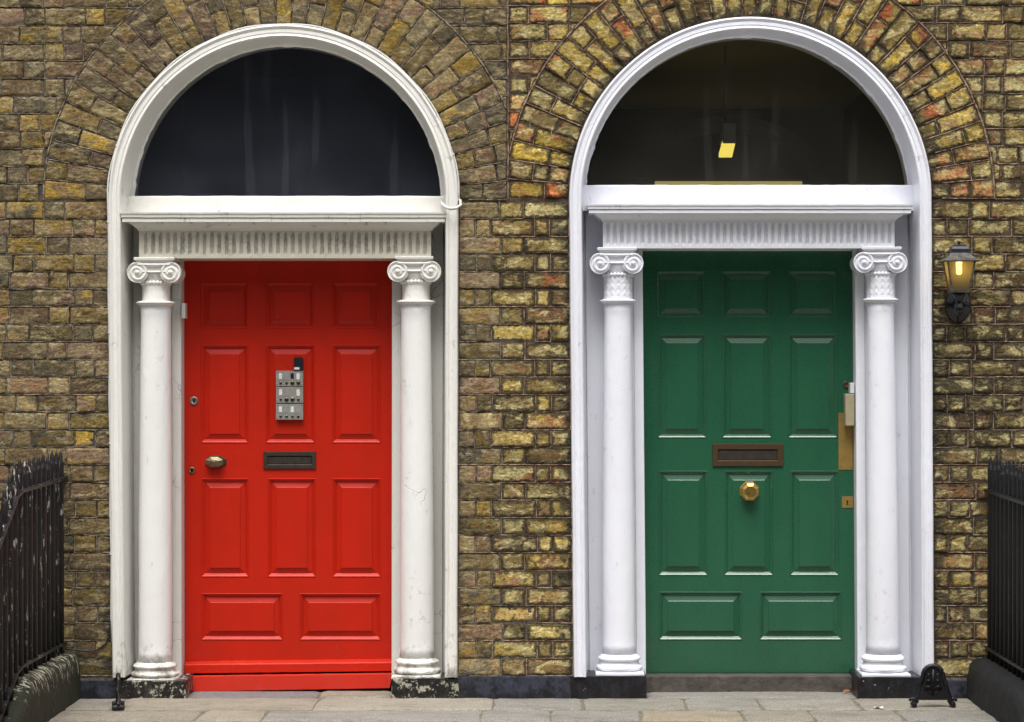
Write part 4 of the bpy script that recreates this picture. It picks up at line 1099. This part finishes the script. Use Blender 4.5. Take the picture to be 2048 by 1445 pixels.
# ---------------------------------------------------------------- ground
mb = MB(); rg = random.Random(21)
def slab(xa, xb, ya, yb, c):
    nx = max(4, int((xb-xa)/.03)); ny = max(4, int((yb-ya)/.03)); base = len(mb.v); sd_ = rg.random()*50; dz = rg.uniform(-.003, .001)
    for j in range(ny+1):
        for i in range(nx+1):
            x = xa+(xb-xa)*i/nx; y = ya+(yb-ya)*j/ny; de = min(i, nx-i, j, ny-j)
            z = dz+.003*noise.noise(Vector((x*6, y*6, sd_)))+.0015*noise.noise(Vector((x*25, y*25, sd_)))-(.008 if de == 0 else 0)
            if de == 0: x += .003*noise.noise(Vector((x*20, y*20, 1))); y += .003*noise.noise(Vector((x*20, y*20, 4)))
            mb.v.append((x, y, z)); mb.col[len(mb.v)-1] = c+(1,); mb.edge[len(mb.v)-1] = 1
    for j in range(ny):
        for i in range(nx): mb.face((base+j*(nx+1)+i, base+j*(nx+1)+i+1, base+(j+1)*(nx+1)+i+1, base+(j+1)*(nx+1)+i), 0, True)
g0 = [(162,157,144), (154,151,141), (158,154,142), (166,159,142), (152,149,142), (160,155,140), (166,156,136)]
y1_, y2_ = -.44, -1.05
rowsd = [((.32, -.0), [372, 640, 784], 0), ((.30, .0), [1292, 1712], 0),
         ((-.008, -.43), [90, 240, 632, 985, 1165, 1372, 1518, 1716, 1960], 1),
         ((-.44, -.80), [60, 400, 528, 962, 1100, 1280, 1487, 1622, 1800, 2000], 1), ((-.81, -1.10), [0, 300, 700, 905, 1210, 1400, 1640, 1850, 2050], 1)]
for (ya, yb), xs, _ in rowsd:
    for a, b in zip(xs, xs[1:]):
        c = g0[rg.randrange(len(g0))]; f = rg.uniform(.87, .99)
        if yb < -.7 and ya > -.5 and a == 1280: c = (176, 158, 128)
        if _ == 0 and a == 372: c = (120, 116, 124)
        ym = (ya+yb)/2
        slab(X(a, ym)+.002, X(b, ym)-.002, yb+.001, ya-.001, lin(*[min(255, v*f) for v in c]))
pv = mb.build('pavement', M['granite']); tag(pv, kind='structure')
mb = MB(); mb.quad((X(100), -1.12, -.007), (X(2000), -1.12, -.007), (X(2000), .36, -.007), (X(100), .36, -.007))
mb.quad((X(100), -1.12, -.007), (X(100), -1.12, -.3), (X(2000), -1.12, -.3), (X(2000), -1.12, -.007))
tag(mb.build('landing', M['joint']), kind='structure')
mb = MB(); mb.quad((-40, -6, -.3), (40, -6, -.3), (40, -1.12, -.3), (-40, -1.12, -.3)); mb.quad((-40, -6.0, -.42), (40, -6, -.42), (40, -6, -.3), (-40, -6, -.3))
tag(mb.build('footpath', M['path']), kind='structure')
mb = MB(); mb.quad((-200, -200, -.42), (200, -200, -.42), (200, -6, -.42), (-200, -6, -.42)); tag(mb.build('road', M['asphalt']), kind='structure')
mb = MB()
mb.quad((-40, -1.12, -2), (X(100), -1.12, -2), (X(100), .4, -2), (-40, .4, -2)); mb.quad((X(2000), -1.12, -2), (40, -1.12, -2), (40, .4, -2), (X(2000), .4, -2))
tag(mb.build('basement_ground', M['joint']), kind='structure')
# unseen tree belt added across the street, for dark reflections and a shaded low sky
mb = MB(); rg = random.Random(4); rows = []
for j in range(13):
    row = []
    for i in range(121):
        x = -75+150*i/120; top = 15+2.2*noise.noise(Vector((x*.09, 1, 1)))+1.2*noise.noise(Vector((x*.4, 1, 2)))
        z = -.42+(top)*(j/12); row.append((x, -32+2.5*noise.noise(Vector((x*.25, z*.3, 5)))+1.0*noise.noise(Vector((x*.9, z*.9, 2)))-(2.5*(j/12)**3), z))
    rows.append(row)
rows.append([(p[0], p[1]-8, p[2]-1) for p in rows[-1]]); rows.append([(p[0], p[1]-3, -.42) for p in rows[-1]])
mb.grid(rows, 0, False)
o = mb.build('tree_screen', M['leaf']); tag(o, 'dark unseen tree belt added across the street to shade the low sky', 'trees', kind='stuff')

# ---------------------------------------------------------------- litter
mb = MB(); x, y, z = X(1756, -.38), -.40, .004
rows = [[(x+.022*(u-.5)*2, y+.012*(v-.5)*2, z+.004*math.sin(u*6+v*2)) for u in [i/6 for i in range(7)]] for v in [0, .5, 1]]
rows2 = [[(p[0], p[1], p[2]+.001) for p in r] for r in rows]
mb.grid(rows2, 0, True); mb.grid([r[::-1] for r in rows], 0, True); tag(mb.build('paper_scrap', M['label']), 'small white scrap of paper on the slabs before the right column', 'litter')
M['dryleaf'] = flat('dry_orange_leaf', lin(150, 96, 40), .7)
for (px, y, rz, lb) in ((1693, .16, .4, 'dry orange leaf against the green door step, the one on the left'), (1707, .12, 2.0, 'dry orange leaf in the corner by the black plinth under the right column')):
    mb = MB(); x = X(px, y); pts = []
    r0 = []; r1 = []
    for i in range(9):
        u = i/8; w_ = .011*math.sin(PI*u)**.8+.0005; cx_, cy_ = (u-.5)*.045, 0
        r0.append((cx_, -w_, .006*u)); r1.append((cx_, w_, .006*u+.008*math.sin(PI*u)))
    rot = lambda p: (x+p[0]*math.cos(rz)-p[1]*math.sin(rz), y-.0+p[0]*math.sin(rz)+p[1]*math.cos(rz), .006+p[2])
    mid = [(a[0], 0, .003*i/8) for i, a in enumerate(r0)]
    mb.grid([[rot(p) for p in r] for r in (r0, mid, r1)], 0, True); tag(mb.build('leaf', M['dryleaf']), lb, 'leaf', 'dry leaves by the green door step')
